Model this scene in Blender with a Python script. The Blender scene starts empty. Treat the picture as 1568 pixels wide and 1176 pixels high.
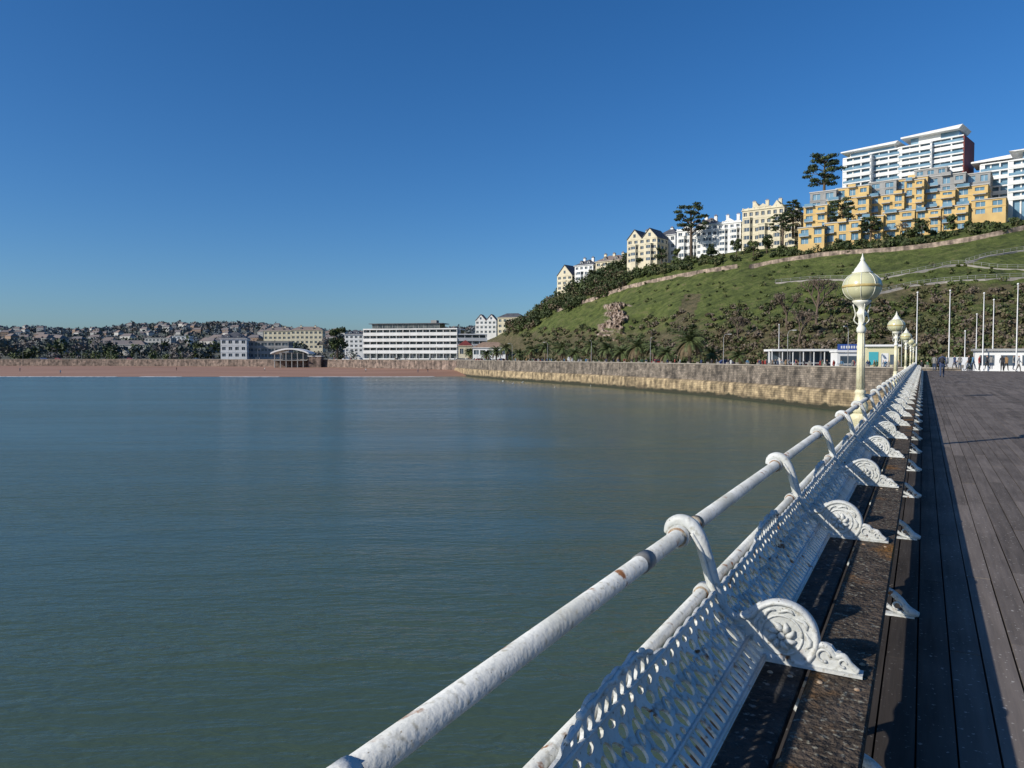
import bpy, bmesh, math, random
import numpy as np
from mathutils import Vector, Matrix, noise as mn
R = random.Random(7); NR = np.random.default_rng(7)
CAMZ=7.6; F=1130.0; PITCH=math.radians(2.13)
A=math.radians(29.14); SA,CA=math.sin(A),math.cos(A)
def S(px,py,D):
    u=(px-784)/F; v=(588-py)/F
    y=math.cos(PITCH)+math.sin(PITCH)*v; z=-math.sin(PITCH)+math.cos(PITCH)*v
    return Vector((u/y*D, D, CAMZ+z/y*D))
def XY(px,D): 
    p=S(px,546,D); return p.x
def PY(p):
    r=(p[2]-CAMZ)/p[1]; c,s=math.cos(PITCH),math.sin(PITCH)
    v=(r*c+s)/(c-r*s); return 588-v*F
# ------------------------------------------------------------ materials
MATS={}
def mat(name,c1,c2=None,scale=1.0,rough=.75,bump=0.0,bscale=None,detail=5,stretch=(1,1,1),metal=0,lo=.35,hi=.65,spec=None,c3=None,s3=.15,lo3=.45,hi3=.6,c4=None,s4=1.0,lo4=.5,hi4=.6):
    m=bpy.data.materials.new(name); m.use_nodes=True; nt=m.node_tree; n=nt.nodes; L=nt.links
    b=n["Principled BSDF"]; b.inputs["Roughness"].default_value=rough; b.inputs["Metallic"].default_value=metal
    if spec is not None: b.inputs["Specular IOR Level"].default_value=spec
    b.inputs["Base Color"].default_value=(*c1,1)
    g=n.new("ShaderNodeNewGeometry"); mp=n.new("ShaderNodeMapping"); mp.inputs["Scale"].default_value=stretch
    L.new(g.outputs["Position"],mp.inputs["Vector"])
    if c2 is not None:
        t=n.new("ShaderNodeTexNoise"); t.inputs["Scale"].default_value=scale; t.inputs["Detail"].default_value=detail
        L.new(mp.outputs[0],t.inputs["Vector"])
        r=n.new("ShaderNodeValToRGB"); r.color_ramp.elements[0].position=lo; r.color_ramp.elements[1].position=hi
        r.color_ramp.elements[0].color=(*c1,1); r.color_ramp.elements[1].color=(*c2,1)
        L.new(t.outputs["Fac"],r.inputs[0]); out=r.outputs[0]
        for cc,ss,ll,hh in ((c3,s3,lo3,hi3),(c4,s4,lo4,hi4)):
            if cc is None: continue
            t3=n.new("ShaderNodeTexNoise"); t3.inputs["Scale"].default_value=ss; t3.inputs["Detail"].default_value=6
            L.new(mp.outputs[0],t3.inputs["Vector"])
            r3=n.new("ShaderNodeValToRGB"); r3.color_ramp.elements[0].position=ll; r3.color_ramp.elements[1].position=hh
            L.new(t3.outputs["Fac"],r3.inputs[0])
            mx=n.new("ShaderNodeMix"); mx.data_type='RGBA'; mx.inputs["B"].default_value=(*cc,1)
            L.new(r3.outputs[0],mx.inputs["Factor"]); L.new(out,mx.inputs["A"]); out=mx.outputs["Result"]
        L.new(out,b.inputs["Base Color"])
    if bump>0:
        t2=n.new("ShaderNodeTexNoise"); t2.inputs["Scale"].default_value=bscale or scale*3; t2.inputs["Detail"].default_value=6
        L.new(mp.outputs[0],t2.inputs["Vector"])
        bp=n.new("ShaderNodeBump"); bp.inputs["Strength"].default_value=bump; bp.inputs["Distance"].default_value=.05
        L.new(t2.outputs["Fac"],bp.inputs["Height"]); L.new(bp.outputs[0],b.inputs["Normal"])
    MATS[name]=m; return m
def nd(nt,t,**k):
    x=nt.nodes.new(t)
    for a,b in k.items(): setattr(x,a,b)
    return x
# ------------------------------------------------------------ mesh builder
class MB:
    def __init__(s): s.v=[];s.l=[];s.n=[];s.m=[];s.s=[];s.c=0;s.mats=[]
    def mi(s,m):
        if m not in s.mats: s.mats.append(m)
        return s.mats.index(m)
    def add(s,V,Fc,m,smooth=False,M=None):
        if isinstance(smooth,Matrix): M=smooth; smooth=False
        V=np.asarray(V,dtype=float).reshape(-1,3)
        if M is not None:
            M=np.array(M); V=V@M[:3,:3].T+M[:3,3]
        if isinstance(Fc,np.ndarray):
            flat=Fc.reshape(-1); cnt=np.full(len(Fc),Fc.shape[1])
        else:
            flat=np.array([i for f in Fc for i in f],dtype=int); cnt=np.array([len(f) for f in Fc],dtype=int)
        if len(cnt)==0: return
        s.v.append(V); s.l.append(flat+s.c); s.n.append(cnt); s.c+=len(V)
        s.m.append(np.full(len(cnt),s.mi(m))); s.s.append(np.full(len(cnt),bool(smooth)))
    def box(s,a,b,m,M=None):
        x0,y0,z0=a; x1,y1,z1=b
        V=[(x0,y0,z0),(x1,y0,z0),(x1,y1,z0),(x0,y1,z0),(x0,y0,z1),(x1,y0,z1),(x1,y1,z1),(x0,y1,z1)]
        s.add(V,[(0,3,2,1),(4,5,6,7),(0,1,5,4),(1,2,6,5),(2,3,7,6),(3,0,4,7)],m,False,M)
    def tube(s,pts,rad,m,k=8,smooth=True,M=None,flat=None,caps=True):
        pts=[Vector(p) for p in pts]; n=len(pts)
        if not hasattr(rad,'__len__'): rad=[rad]*n
        V=[];up=None
        for i,p in enumerate(pts):
            d=(pts[min(i+1,n-1)]-pts[max(i-1,0)]).normalized()
            if up is None: up=Vector((0,1,0)) if abs(d.y)<.9 else Vector((0,0,1))
            a=(up-d*up.dot(d)).normalized(); b=d.cross(a); up=a
            f=flat if flat else (1,1)
            for j in range(k):
                t=2*math.pi*j/k; V.append(p+a*math.cos(t)*rad[i]*f[0]+b*math.sin(t)*rad[i]*f[1])
        Fc=[]
        for i in range(n-1):
            for j in range(k):
                j2=(j+1)%k; Fc.append((i*k+j,i*k+j2,(i+1)*k+j2,(i+1)*k+j))
        if caps: Fc.append(tuple(range(k-1,-1,-1))); Fc.append(tuple((n-1)*k+j for j in range(k)))
        s.add(V,Fc,m,smooth,M)
    def rev(s,prof,m,k=20,M=None,smooth=True,caps=True):
        V=[];Fc=[]
        for r,z in prof:
            for j in range(k):
                t=2*math.pi*j/k; V.append((r*math.cos(t),r*math.sin(t),z))
        for i in range(len(prof)-1):
            for j in range(k):
                j2=(j+1)%k; Fc.append((i*k+j,i*k+j2,(i+1)*k+j2,(i+1)*k+j))
        if caps: Fc.append(tuple(range(k-1,-1,-1))); Fc.append(tuple((len(prof)-1)*k+j for j in range(k)))
        s.add(V,Fc,m,smooth,M)
    def extr(s,poly,y0,y1,m,M=None):   # polygon in XZ, extruded along Y
        n=len(poly); V=[(x,y0,z) for x,z in poly]+[(x,y1,z) for x,z in poly]
        Fc=[tuple(range(n)),tuple(range(2*n-1,n-1,-1))]+[(i,i+n,(i+1)%n+n,(i+1)%n) for i in range(n)]
        s.add(V,Fc,m,False,M)
    def ball(s,c,r,m,M=None,k=10,h=6):
        if not hasattr(r,'__len__'): r=(r,r,r)
        V=[];Fc=[]
        for i in range(h+1):
            ph=math.pi*i/h
            for j in range(k):
                t=2*math.pi*j/k; V.append((c[0]+r[0]*math.sin(ph)*math.cos(t),c[1]+r[1]*math.sin(ph)*math.sin(t),c[2]+r[2]*math.cos(ph)))
        for i in range(h):
            for j in range(k):
                j2=(j+1)%k; Fc.append((i*k+j,(i+1)*k+j,(i+1)*k+j2,i*k+j2))
        s.add(V,Fc,m,True,M)
    def leaves(s,c,r,n,size,m,shell=.45):
        c=np.array(c);r=np.array(r)
        d=NR.normal(size=(n,3)); d/=np.linalg.norm(d,axis=1)[:,None]
        rr=shell+(1-shell)*NR.random(n)**.7
        P=c+d*rr[:,None]*r
        nn=d*.6+NR.normal(size=(n,3))*.6; nn/=np.linalg.norm(nn,axis=1)[:,None]
        a=np.cross(nn,NR.normal(size=(n,3))); a/=np.linalg.norm(a,axis=1)[:,None]; b=np.cross(nn,a)
        sz=size*(.5+NR.random(n))[:,None]*.5
        V=np.stack([P-a*sz-b*sz*.6,P+a*sz-b*sz*.5,P+a*sz*.7+b*sz*.7,P-a*sz*.5+b*sz*.8],axis=1).reshape(-1,3)
        Fc=np.arange(4*n).reshape(n,4); s.add(V,Fc,m,False)
    def mesh(s,name):
        me=bpy.data.meshes.new(name)
        V=np.concatenate(s.v);l=np.concatenate(s.l);n=np.concatenate(s.n);m=np.concatenate(s.m);sm=np.concatenate(s.s)
        me.vertices.add(len(V)); me.vertices.foreach_set("co",V.ravel())
        me.loops.add(len(l)); me.loops.foreach_set("vertex_index",l.astype(np.int32))
        me.polygons.add(len(n)); st=np.concatenate([[0],np.cumsum(n)[:-1]])
        me.polygons.foreach_set("loop_start",st.astype(np.int32)); me.polygons.foreach_set("loop_total",n.astype(np.int32))
        for x in s.mats: me.materials.append(x)
        me.polygons.foreach_set("material_index",m.astype(np.int32)); me.polygons.foreach_set("use_smooth",sm.astype(bool))
        me.update(calc_edges=True); me.validate(); return me
    def obj(s,name,M=None):
        return put(s.mesh(name),name,M)
def put(me,name,M=None):
    o=bpy.data.objects.new(name,me); bpy.context.scene.collection.objects.link(o)
    if M is not None: o.matrix_world=M
    return o
T=Matrix.Translation
def RZ(a): return Matrix.Rotation(a,4,'Z')
PIER=T((0,0,6.0))@RZ(-A)
# ------------------------------------------------------------ palette
def paint_mat():
    m=bpy.data.materials.new("white_cast_iron_paint"); m.use_nodes=True; nt=m.node_tree; L=nt.links; b=nt.nodes["Principled BSDF"]
    g=nd(nt,"ShaderNodeNewGeometry")
    def ns(sc,lo,hi,det=6):
        t=nd(nt,"ShaderNodeTexNoise"); t.inputs["Scale"].default_value=sc; t.inputs["Detail"].default_value=det; L.new(g.outputs["Position"],t.inputs["Vector"])
        r=nd(nt,"ShaderNodeMapRange"); r.inputs["From Min"].default_value=lo; r.inputs["From Max"].default_value=hi; L.new(t.outputs["Fac"],r.inputs["Value"]); return t,r.outputs[0]
    def mix(f,a,bb):
        x=nd(nt,"ShaderNodeMix",data_type='RGBA'); L.new(f,x.inputs["Factor"])
        if isinstance(a,tuple): x.inputs["A"].default_value=(*a,1)
        else: L.new(a,x.inputs["A"])
        x.inputs["B"].default_value=(*bb,1); return x.outputs["Result"]
    _,f1=ns(5,.38,.68); _,f2=ns(42,.56,.70); t3,f3=ns(19,.60,.66); _,f4=ns(3.3,.48,.57); _,f5=ns(90,.69,.74,2)
    c=mix(f1,(.60,.61,.59),(.44,.45,.42)); c=mix(f2,c,(.34,.33,.28)); c=mix(f5,c,(.14,.12,.09))
    mu=nd(nt,"ShaderNodeMath",operation='MULTIPLY'); L.new(f3,mu.inputs[0]); L.new(f4,mu.inputs[1])
    c=mix(mu.outputs[0],c,(.20,.085,.03)); L.new(c,b.inputs["Base Color"])
    b.inputs["Roughness"].default_value=.55
    bp=nd(nt,"ShaderNodeBump"); bp.inputs["Strength"].default_value=.5; bp.inputs["Distance"].default_value=.006
    t=nd(nt,"ShaderNodeTexNoise"); t.inputs["Scale"].default_value=60; L.new(g.outputs["Position"],t.inputs["Vector"]); L.new(t.outputs["Fac"],bp.inputs["Height"]); L.new(bp.outputs[0],b.inputs["Normal"])
    return m
IRON=paint_mat()
RUST=mat("rusty_joint",(.22,.09,.03),(.45,.40,.30),30,.8,.4)
TAPE=mat("grey_collar",(.12,.12,.12),(.22,.22,.21),20,.6)
LAMPP=mat("cream_lamp_paint",(.78,.74,.52),(.62,.56,.36),6,.45,.2,40)
LAMPW=mat("white_lamp_paint",(.78,.77,.68),(.66,.64,.52),8,.45)
LAMPG=mat("opal_lamp_glass",(.60,.58,.36),(.50,.49,.30),3,.18)
BRASS=mat("lamp_gold_band",(.55,.42,.16),(.4,.3,.12),10,.4)
WOODI=mat("dark_seat_plank",(.022,.021,.020),(.06,.055,.05),6,.85,.7,25,spec=.2,c3=(.17,.16,.14),s3=34,lo3=.60,hi3=.68)
WOODO=mat("weathered_seat_plank",(.045,.036,.028),(.11,.085,.065),9,.9,.9,40,spec=.15,c3=(.26,.25,.20),s3=48,lo3=.58,hi3=.68,c4=(.20,.10,.03),s4=2.1,lo4=.58,hi4=.70)
SLATE=mat("slate_roof",(.06,.065,.075),(.11,.11,.12),.5,.7)
GLASS=mat("window_glass",(.03,.045,.06),(.09,.12,.15),.35,.12)
GLASSB=mat("blue_window_glass",(.10,.20,.27),(.2,.33,.42),.25,.12)
WHITE=mat("white_render",(.76,.76,.74),(.66,.66,.63),.3,.8)
CREAM=mat("cream_render",(.66,.60,.44),(.56,.50,.36),.4,.8)
YELL=mat("ochre_render",(.64,.45,.18),(.52,.36,.15),.3,.8)
GREYR=mat("grey_render",(.33,.33,.32),(.25,.25,.24),.3,.8)
REDB=mat("red_cladding",(.20,.035,.03),(.14,.03,.025),.5,.7)
BRN=mat("brown_brick",(.22,.15,.11),(.30,.21,.15),.7,.85)
TARM=mat("promenade_paving",(.16,.15,.14),(.23,.21,.19),.5,.85)
BARK=mat("bark",(.09,.065,.045),(.15,.11,.08),3,.9,.5)
def leafm(n,a,b): return mat(n,a,b,.8,.65,spec=.25)
LF_D=leafm("dark_foliage",(.035,.05,.02),(.06,.08,.03)); LF_M=leafm("mid_foliage",(.055,.078,.025),(.09,.115,.038)); LF_L=leafm("light_foliage",(.09,.12,.035),(.13,.15,.05))
LF_B=leafm("brown_scrub",(.10,.08,.05),(.16,.125,.075)); LF_P=leafm("pine_foliage",(.028,.045,.022),(.05,.07,.03)); LF_S=leafm("bare_twigs",(.12,.095,.07),(.18,.145,.11))
LF_O=leafm("olive_scrub",(.08,.085,.035),(.13,.13,.06))
PALM=leafm("palm_frond",(.06,.085,.032),(.13,.155,.06)); PALMD=leafm("dead_palm_frond",(.12,.09,.05),(.17,.125,.07))
HZ_D=mat("hazy_foliage",(.085,.105,.10),(.13,.145,.13),.05,.95,spec=.05); HZ_B=mat("hazy_bare_wood",(.16,.15,.145),(.21,.19,.175),.05,.95,spec=.05)  # aerial haze tinted into the base colours of the HZ materials
HZ_F=mat("haze_tinted_foliage",(.15,.18,.20),(.20,.22,.23),.03,.95,spec=.05)  # farthest trees: the blue is painted haze, not leaf colour
HZ_W=mat("hazy_pale_walls",(.50,.49,.46),(.38,.37,.35),.03,.9); HZ_R=mat("hazy_roofs",(.15,.14,.145),(.24,.18,.15),.02,.9)  # walls and roofs greyed with the same painted haze
# ------------------------------------------------------------ world, sun, camera
sc=bpy.context.scene
w=bpy.data.worlds.new("World"); sc.world=w; w.use_nodes=True; nt=w.node_tree
SUNV=Vector((-1.74,-.86,1.0)).normalized()
el=math.asin(SUNV.z); az=math.atan2(SUNV.x,SUNV.y)
sky=nd(nt,"ShaderNodeTexSky",sky_type='NISHITA'); sky.sun_disc=False; sky.sun_elevation=el; sky.sun_rotation=az%(2*math.pi)
sky.air_density=1.0; sky.dust_density=.8; sky.ozone_density=4.0; sky.altitude=0
tn=nd(nt,"ShaderNodeMix",data_type='RGBA',blend_type='MULTIPLY'); tn.inputs["Factor"].default_value=1; tn.inputs["B"].default_value=(.74,.93,1.17,1)
hs=nd(nt,"ShaderNodeHueSaturation"); hs.inputs["Saturation"].default_value=1.13
nt.links.new(sky.outputs[0],tn.inputs["A"]); nt.links.new(tn.outputs["Result"],hs.inputs["Color"]); nt.links.new(hs.outputs[0],nt.nodes["Background"].inputs[0]); nt.nodes["Background"].inputs[1].default_value=.097
ld=bpy.data.lights.new("sun",'SUN'); ld.energy=4.8; ld.angle=math.radians(.5); ld.color=(1,.93,.82)
lo=bpy.data.objects.new("sun",ld); sc.collection.objects.link(lo); lo.rotation_euler=(-SUNV).to_track_quat('-Z','Y').to_euler()
cd=bpy.data.cameras.new("camera"); co=bpy.data.objects.new("camera",cd); sc.collection.objects.link(co); sc.camera=co
cd.sensor_width=36; cd.lens=36*F/1568; cd.clip_end=30000; cd.clip_start=.05
co.location=(0,0,CAMZ); co.rotation_euler=(math.radians(90)-PITCH,0,0)
sc.view_settings.view_transform='Standard'; sc.view_settings.look='None'; sc.view_settings.exposure=0
# ------------------------------------------------------------ water
def water_mat():
    m=bpy.data.materials.new("sea_water"); m.use_nodes=True; nt=m.node_tree; L=nt.links; b=nt.nodes["Principled BSDF"]
    g=nd(nt,"ShaderNodeNewGeometry")
    def tx(sx,sy,rot,det,dist=0.0,sc=1):
        mp=nd(nt,"ShaderNodeMapping"); mp.inputs["Scale"].default_value=(sx,sy,1); mp.inputs["Rotation"].default_value=(0,0,rot); L.new(g.outputs["Position"],mp.inputs["Vector"])
        t=nd(nt,"ShaderNodeTexNoise"); t.inputs["Scale"].default_value=sc; t.inputs["Detail"].default_value=det; t.inputs["Distortion"].default_value=dist; L.new(mp.outputs[0],t.inputs["Vector"]); return t.outputs["Fac"]
    big=tx(.012,.07,.2,4); sw=tx(.12,.5,.22,2,.3); rp=tx(.8,2.6,.3,3,.4); rq=tx(2.4,6.5,-.35,3,.3)
    def ma(op,a,bb):
        x=nd(nt,"ShaderNodeMath",operation=op)
        for i,q in enumerate((a,bb)):
            if isinstance(q,(int,float)): x.inputs[i].default_value=q
            else: L.new(q,x.inputs[i])
        return x.outputs[0]
    h=ma('ADD',ma('MULTIPLY',sw,.45),ma('ADD',ma('MULTIPLY',rp,.21),ma('MULTIPLY',rq,.09)))
    bp=nd(nt,"ShaderNodeBump"); bp.inputs["Distance"].default_value=.55
    mr=nd(nt,"ShaderNodeMapRange"); mr.inputs["From Min"].default_value=.40; mr.inputs["From Max"].default_value=.60; mr.inputs["To Min"].default_value=.35; mr.inputs["To Max"].default_value=1.0
    L.new(big,mr.inputs["Value"]); L.new(mr.outputs[0],bp.inputs["Strength"]); L.new(h,bp.inputs["Height"]); L.new(bp.outputs[0],b.inputs["Normal"])
    r=nd(nt,"ShaderNodeValToRGB"); r.color_ramp.elements[0].color=(.054,.084,.052,1); r.color_ramp.elements[1].color=(.070,.102,.066,1); r.color_ramp.elements[0].position=.3; r.color_ramp.elements[1].position=.7
    L.new(big,r.inputs[0]); L.new(r.outputs[0],b.inputs["Base Color"])
    b.inputs["Roughness"].default_value=.19; b.inputs["IOR"].default_value=1.333
    return m
mb=MB(); E=9000
mb.add([(-E,-E,0),(E,-E,0),(E,E,0),(-E,E,0)],[(0,1,2,3)],water_mat()); mb.obj("water")
# ------------------------------------------------------------ ground, beach, sea walls
farwall=[(-4000,470),(-700,465),(0,452),(150,445),(300,430),(420,412),(500,392),(600,352),(660,330),(705,314)]
farp=[(XY(p,D),D) for p,D in farwall]
near=[(-23.3,314),(-14,276),(-.9,242),(9.6,219),(20.2,197),(30.5,168),(39.4,141),(43.8,120),(46.8,105),(50.2,97),(56,92)]
rightp=[(66,86),(90,78),(150,68),(400,50),(1500,20)]
bd=[Vector((x,y,0)) for x,y in farp]+[Vector((x,y,0)) for x,y in near[1:]]+[Vector((x,y,0)) for x,y in rightp]
GZ=5.4
V=[];Fc=[]
for p in bd:
    for k in (1,1.15,1.6,3,8,20): 
        q=p*k; V.append((q.x,q.y,GZ))
for i in range(len(bd)-1):
    for j in range(5): a=i*6+j; Fc.append((a,a+6,a+7,a+1))
mb=MB(); mb.add(V,Fc,TARM); mb.obj("ground")
# beach
SAND=mat("red_sand",(.27,.145,.09),(.34,.19,.125),.06,.9,.3,2,stretch=(.3,1,1)); 
sh=[(-4000,300),(-700,290),(0,279),(200,279),(400,277),(560,277),(640,279),(700,284),(760,290)]
def itp(tab,x,c=1): return float(np.interp(x,[t[0] for t in tab],[t[c] for t in tab]))
V=[];Fc=[];pxs=[-4000,-2000,-900]+list(range(-600,740,20))
for px in pxs:
    d0=itp(sh,px)+1.5*mn.noise(Vector((px*.01,0,0))); d1=itp(farwall,px)+3
    for k,t in enumerate((-.25,0,.12,.4,.7,1)):
        D=d0+(d1-d0)*t; z=[-.9,0.0,.5,1.1,1.6,2.0][k]
        V.append((XY(px,D),D,z))
for i in range(len(pxs)-1):
    for j in range(5): a=i*6+j; Fc.append((a,a+6,a+7,a+1))
mb=MB(); mb.add(V,Fc,SAND,True); mb.obj("beach")
# thin surf line
FOAM=mat("surf_foam",(.8,.8,.79),(.45,.42,.38),.4,.6)
mb=MB()
px=-500
while px<700:
    ln=R.uniform(10,60)
    if R.random()<.7:
        P=[]
        for q in np.linspace(px,px+ln,8):
            D=itp(sh,q)+1.5*mn.noise(Vector((q*.01,0,0)))-1.5; P.append((XY(q,D),D,.03))
        for a,b2 in zip(P[:-1],P[1:]):
            wdt=R.uniform(.6,3.2); mb.add([(a[0],a[1]-wdt,.03),(b2[0],b2[1]-wdt,.03),(b2[0],b2[1]+.1,.14),(a[0],a[1]+.1,.14)],[(0,1,2,3)],FOAM)
    px+=ln
mb.obj("surf_line")
def wallmat(name,ax,c1,c2,mort,bw,bh,algae=True):
    m=bpy.data.materials.new(name); m.use_nodes=True; nt=m.node_tree; L=nt.links; b=nt.nodes["Principled BSDF"]; b.inputs["Roughness"].default_value=.9
    g=nd(nt,"ShaderNodeNewGeometry"); sp=nd(nt,"ShaderNodeSeparateXYZ"); L.new(g.outputs["Position"],sp.inputs[0])
    cb=nd(nt,"ShaderNodeCombineXYZ"); L.new(sp.outputs[ax],cb.inputs[0]); L.new(sp.outputs[2],cb.inputs[1])
    br=nd(nt,"ShaderNodeTexBrick"); L.new(cb.outputs[0],br.inputs["Vector"]); br.inputs["Scale"].default_value=1
    br.inputs["Brick Width"].default_value=bw; br.inputs["Row Height"].default_value=bh; br.inputs["Mortar Size"].default_value=.03
    br.inputs["Color1"].default_value=(*c1,1); br.inputs["Color2"].default_value=(*c2,1); br.inputs["Mortar"].default_value=(*mort,1)
    t=nd(nt,"ShaderNodeTexNoise"); t.inputs["Scale"].default_value=.6; t.inputs["Detail"].default_value=8; L.new(g.outputs["Position"],t.inputs["Vector"])
    mr=nd(nt,"ShaderNodeMapRange"); mr.inputs["From Min"].default_value=.32; mr.inputs["From Max"].default_value=.68; mr.inputs["To Min"].default_value=.35; mr.inputs["To Max"].default_value=1.4; L.new(t.outputs["Fac"],mr.inputs["Value"])
    # vertical run-off stains
    mp=nd(nt,"ShaderNodeMapping"); mp.inputs["Scale"].default_value=(1,1,.12); L.new(g.outputs["Position"],mp.inputs["Vector"])
    ts=nd(nt,"ShaderNodeTexNoise"); ts.inputs["Scale"].default_value=.9; ts.inputs["Detail"].default_value=5; L.new(mp.outputs[0],ts.inputs["Vector"])
    ms=nd(nt,"ShaderNodeMapRange"); ms.inputs["From Min"].default_value=.35; ms.inputs["From Max"].default_value=.6; ms.inputs["To Min"].default_value=.55; ms.inputs["To Max"].default_value=1.1; L.new(ts.outputs["Fac"],ms.inputs["Value"])
    mm=nd(nt,"ShaderNodeMath",operation='MULTIPLY'); L.new(mr.outputs[0],mm.inputs[0]); L.new(ms.outputs[0],mm.inputs[1])
    mx=nd(nt,"ShaderNodeMix",data_type='RGBA',blend_type='MULTIPLY'); mx.inputs["Factor"].default_value=1; L.new(br.outputs["Color"],mx.inputs["A"]); L.new(mm.outputs[0],mx.inputs["B"])
    out=mx.outputs["Result"]
    if algae:
        ad=nd(nt,"ShaderNodeMath",operation='MULTIPLY_ADD'); L.new(t.outputs["Fac"],ad.inputs[0]); ad.inputs[1].default_value=-1.7; L.new(sp.outputs[2],ad.inputs[2])
        m2=nd(nt,"ShaderNodeMapRange"); m2.inputs["From Min"].default_value=-.35; m2.inputs["From Max"].default_value=.1; L.new(ad.outputs[0],m2.inputs["Value"])
        x=nd(nt,"ShaderNodeMix",data_type='RGBA'); x.inputs["A"].default_value=(.03,.03,.016,1); L.new(out,x.inputs["B"]); L.new(m2.outputs[0],x.inputs["Factor"]); out=x.outputs["Result"]
    L.new(out,b.inputs["Base Color"])
    bp=nd(nt,"ShaderNodeBump"); bp.inputs["Strength"].default_value=1; bp.inputs["Distance"].default_value=.3; L.new(t.outputs["Fac"],bp.inputs["Height"]); L.new(bp.outputs[0],b.inputs["Normal"])
    return m
W_UP=wallmat("grey_stone_masonry",1,(.27,.22,.17),(.15,.125,.10),(.09,.08,.065),.7,.3,False)
W_LO=wallmat("tan_stone_plinth",1,(.46,.35,.20),(.34,.255,.15),(.2,.155,.095),.9,.35,True)
W_FAR=wallmat("promenade_masonry",0,(.26,.19,.15),(.18,.135,.11),(.12,.1,.085),1.2,.45,False)
COP=mat("coping_stone",(.34,.30,.25),(.26,.23,.19),1,.85)
def strip_wall(mb,pts,sec,m):
    V=[];n=len(pts);k=len(sec)
    for i,p in enumerate(pts):
        a=Vector(pts[max(i-1,0)]);b=Vector(pts[min(i+1,n-1)]); d=(b-a).normalized(); nn=Vector((-d.y,d.x)) 
        if nn.dot(Vector(p))>0: nn=-nn
        for o,z in sec: V.append((p[0]+nn.x*o,p[1]+nn.y*o,z))
    Fc=[(i*k+j,(i+1)*k+j,(i+1)*k+j+1,i*k+j+1) for i in range(n-1) for j in range(k-1)]
    mb.add(V,Fc,m)
def dens(pts,st):
    out=[]
    for a,b in zip(pts[:-1],pts[1:]):
        L=math.dist(a,b);k=max(1,int(L/st))
        for i in range(k): out.append((a[0]+(b[0]-a[0])*i/k,a[1]+(b[1]-a[1])*i/k))
    return out+[pts[-1]]
mb=MB(); npts=dens(near,6)
strip_wall(mb,npts,[(1.3,-1.5),(1.15,2.5),(.95,2.85),(.28,2.95)],W_LO)
strip_wall(mb,npts,[(.32,2.8),(.12,6.05)],W_UP)
strip_wall(mb,npts,[(.12,6.06),(.22,6.06),(.22,6.24),(-.35,6.24),(-.35,5.3)],COP)
for i,(x,y) in enumerate(dens(near,3.2)): mb.box((x-.2,y-.2,6.2),(x+.2,y+.2,6.55),COP)
mb.obj("harbour_sea_wall")
mb=MB(); strip_wall(mb,dens(farp,10),[(.4,.5),(.1,5.9)],W_FAR); strip_wall(mb,dens(farp,10),[(.1,5.91),(.25,5.91),(.25,6.1),(-.3,6.1),(-.3,5.3)],COP); mb.obj("promenade_wall")
mb=MB(); strip_wall(mb,[near[-1]]+rightp,[(.4,-1),(.1,5.6),(-.5,5.6)],W_UP); mb.obj("quay_wall")
# ------------------------------------------------------------ headland hill
HT=[(640,440,540,548,0),(700,420,520,540,0),(760,390,480,515,0),(800,350,430,490,0),(850,300,400,460,0),(900,265,380,440,0),(960,238,350,414,0),(1040,205,320,399,0),(1130,185,300,384,0),(1220,165,280,376,12),(1300,152,265,370,24),(1400,142,255,360,26),(1480,135,245,348,26),(1568,130,235,335,26),(1750,120,220,310,26),(2300,105,200,270,26)]
def rockm(x,px,py):
    q=((px-941+(py-489)*.25)/21)**2+((py-490)/27)**2
    return max(0,1.1-q+1.3*mn.fractal(Vector((x/4,py/8,3)),.9,2,5))
def hillp(px,v):
    Df,Dt,yt,rs=[itp(HT,px,i) for i in (1,2,3,4)]
    zt=S(px,yt,Dt).z
    if v<=1: D=Df+(Dt-Df)*v; z=GZ-.15+(zt-GZ)*(.75*v**.8+.25*v*v)
    elif v<=2: D=Dt+(v-1)*80; z=zt+rs*max(0,(v-1.35)/.65)
    else: D=Dt+80+(v-2)*500; z=zt+rs-(v-2)*20
    x=XY(px,D)
    if 0<v<1.0:
        nz=mn.fractal(Vector((x/26,D/26,.3)),1,2.1,5)
        z+=3.4*nz*math.sin(math.pi*min(v,1))**.7
        if 900<px<985:
            py=PY((x,D,z)); r=min(1,rockm(x,px,py))
            if r>0: 
                rg=abs(mn.fractal(Vector((x/2.4,D/7,z/4.5)),.7,2.3,6)); D-=r*(2.5+6.5*rg); z+=r*1.0*rg; x=XY(px,D)
    return Vector((x,D,z))
def on_hill(px,py):
    for i in range(1,81):
        v=i/80
        if PY(hillp(px,v))<=py: 
            a=(i-1)/80;b=v
            for _ in range(10):
                c=(a+b)/2
                if PY(hillp(px,c))<=py: b=c
                else: a=c
            return hillp(px,b)
    return hillp(px,1)
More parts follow.
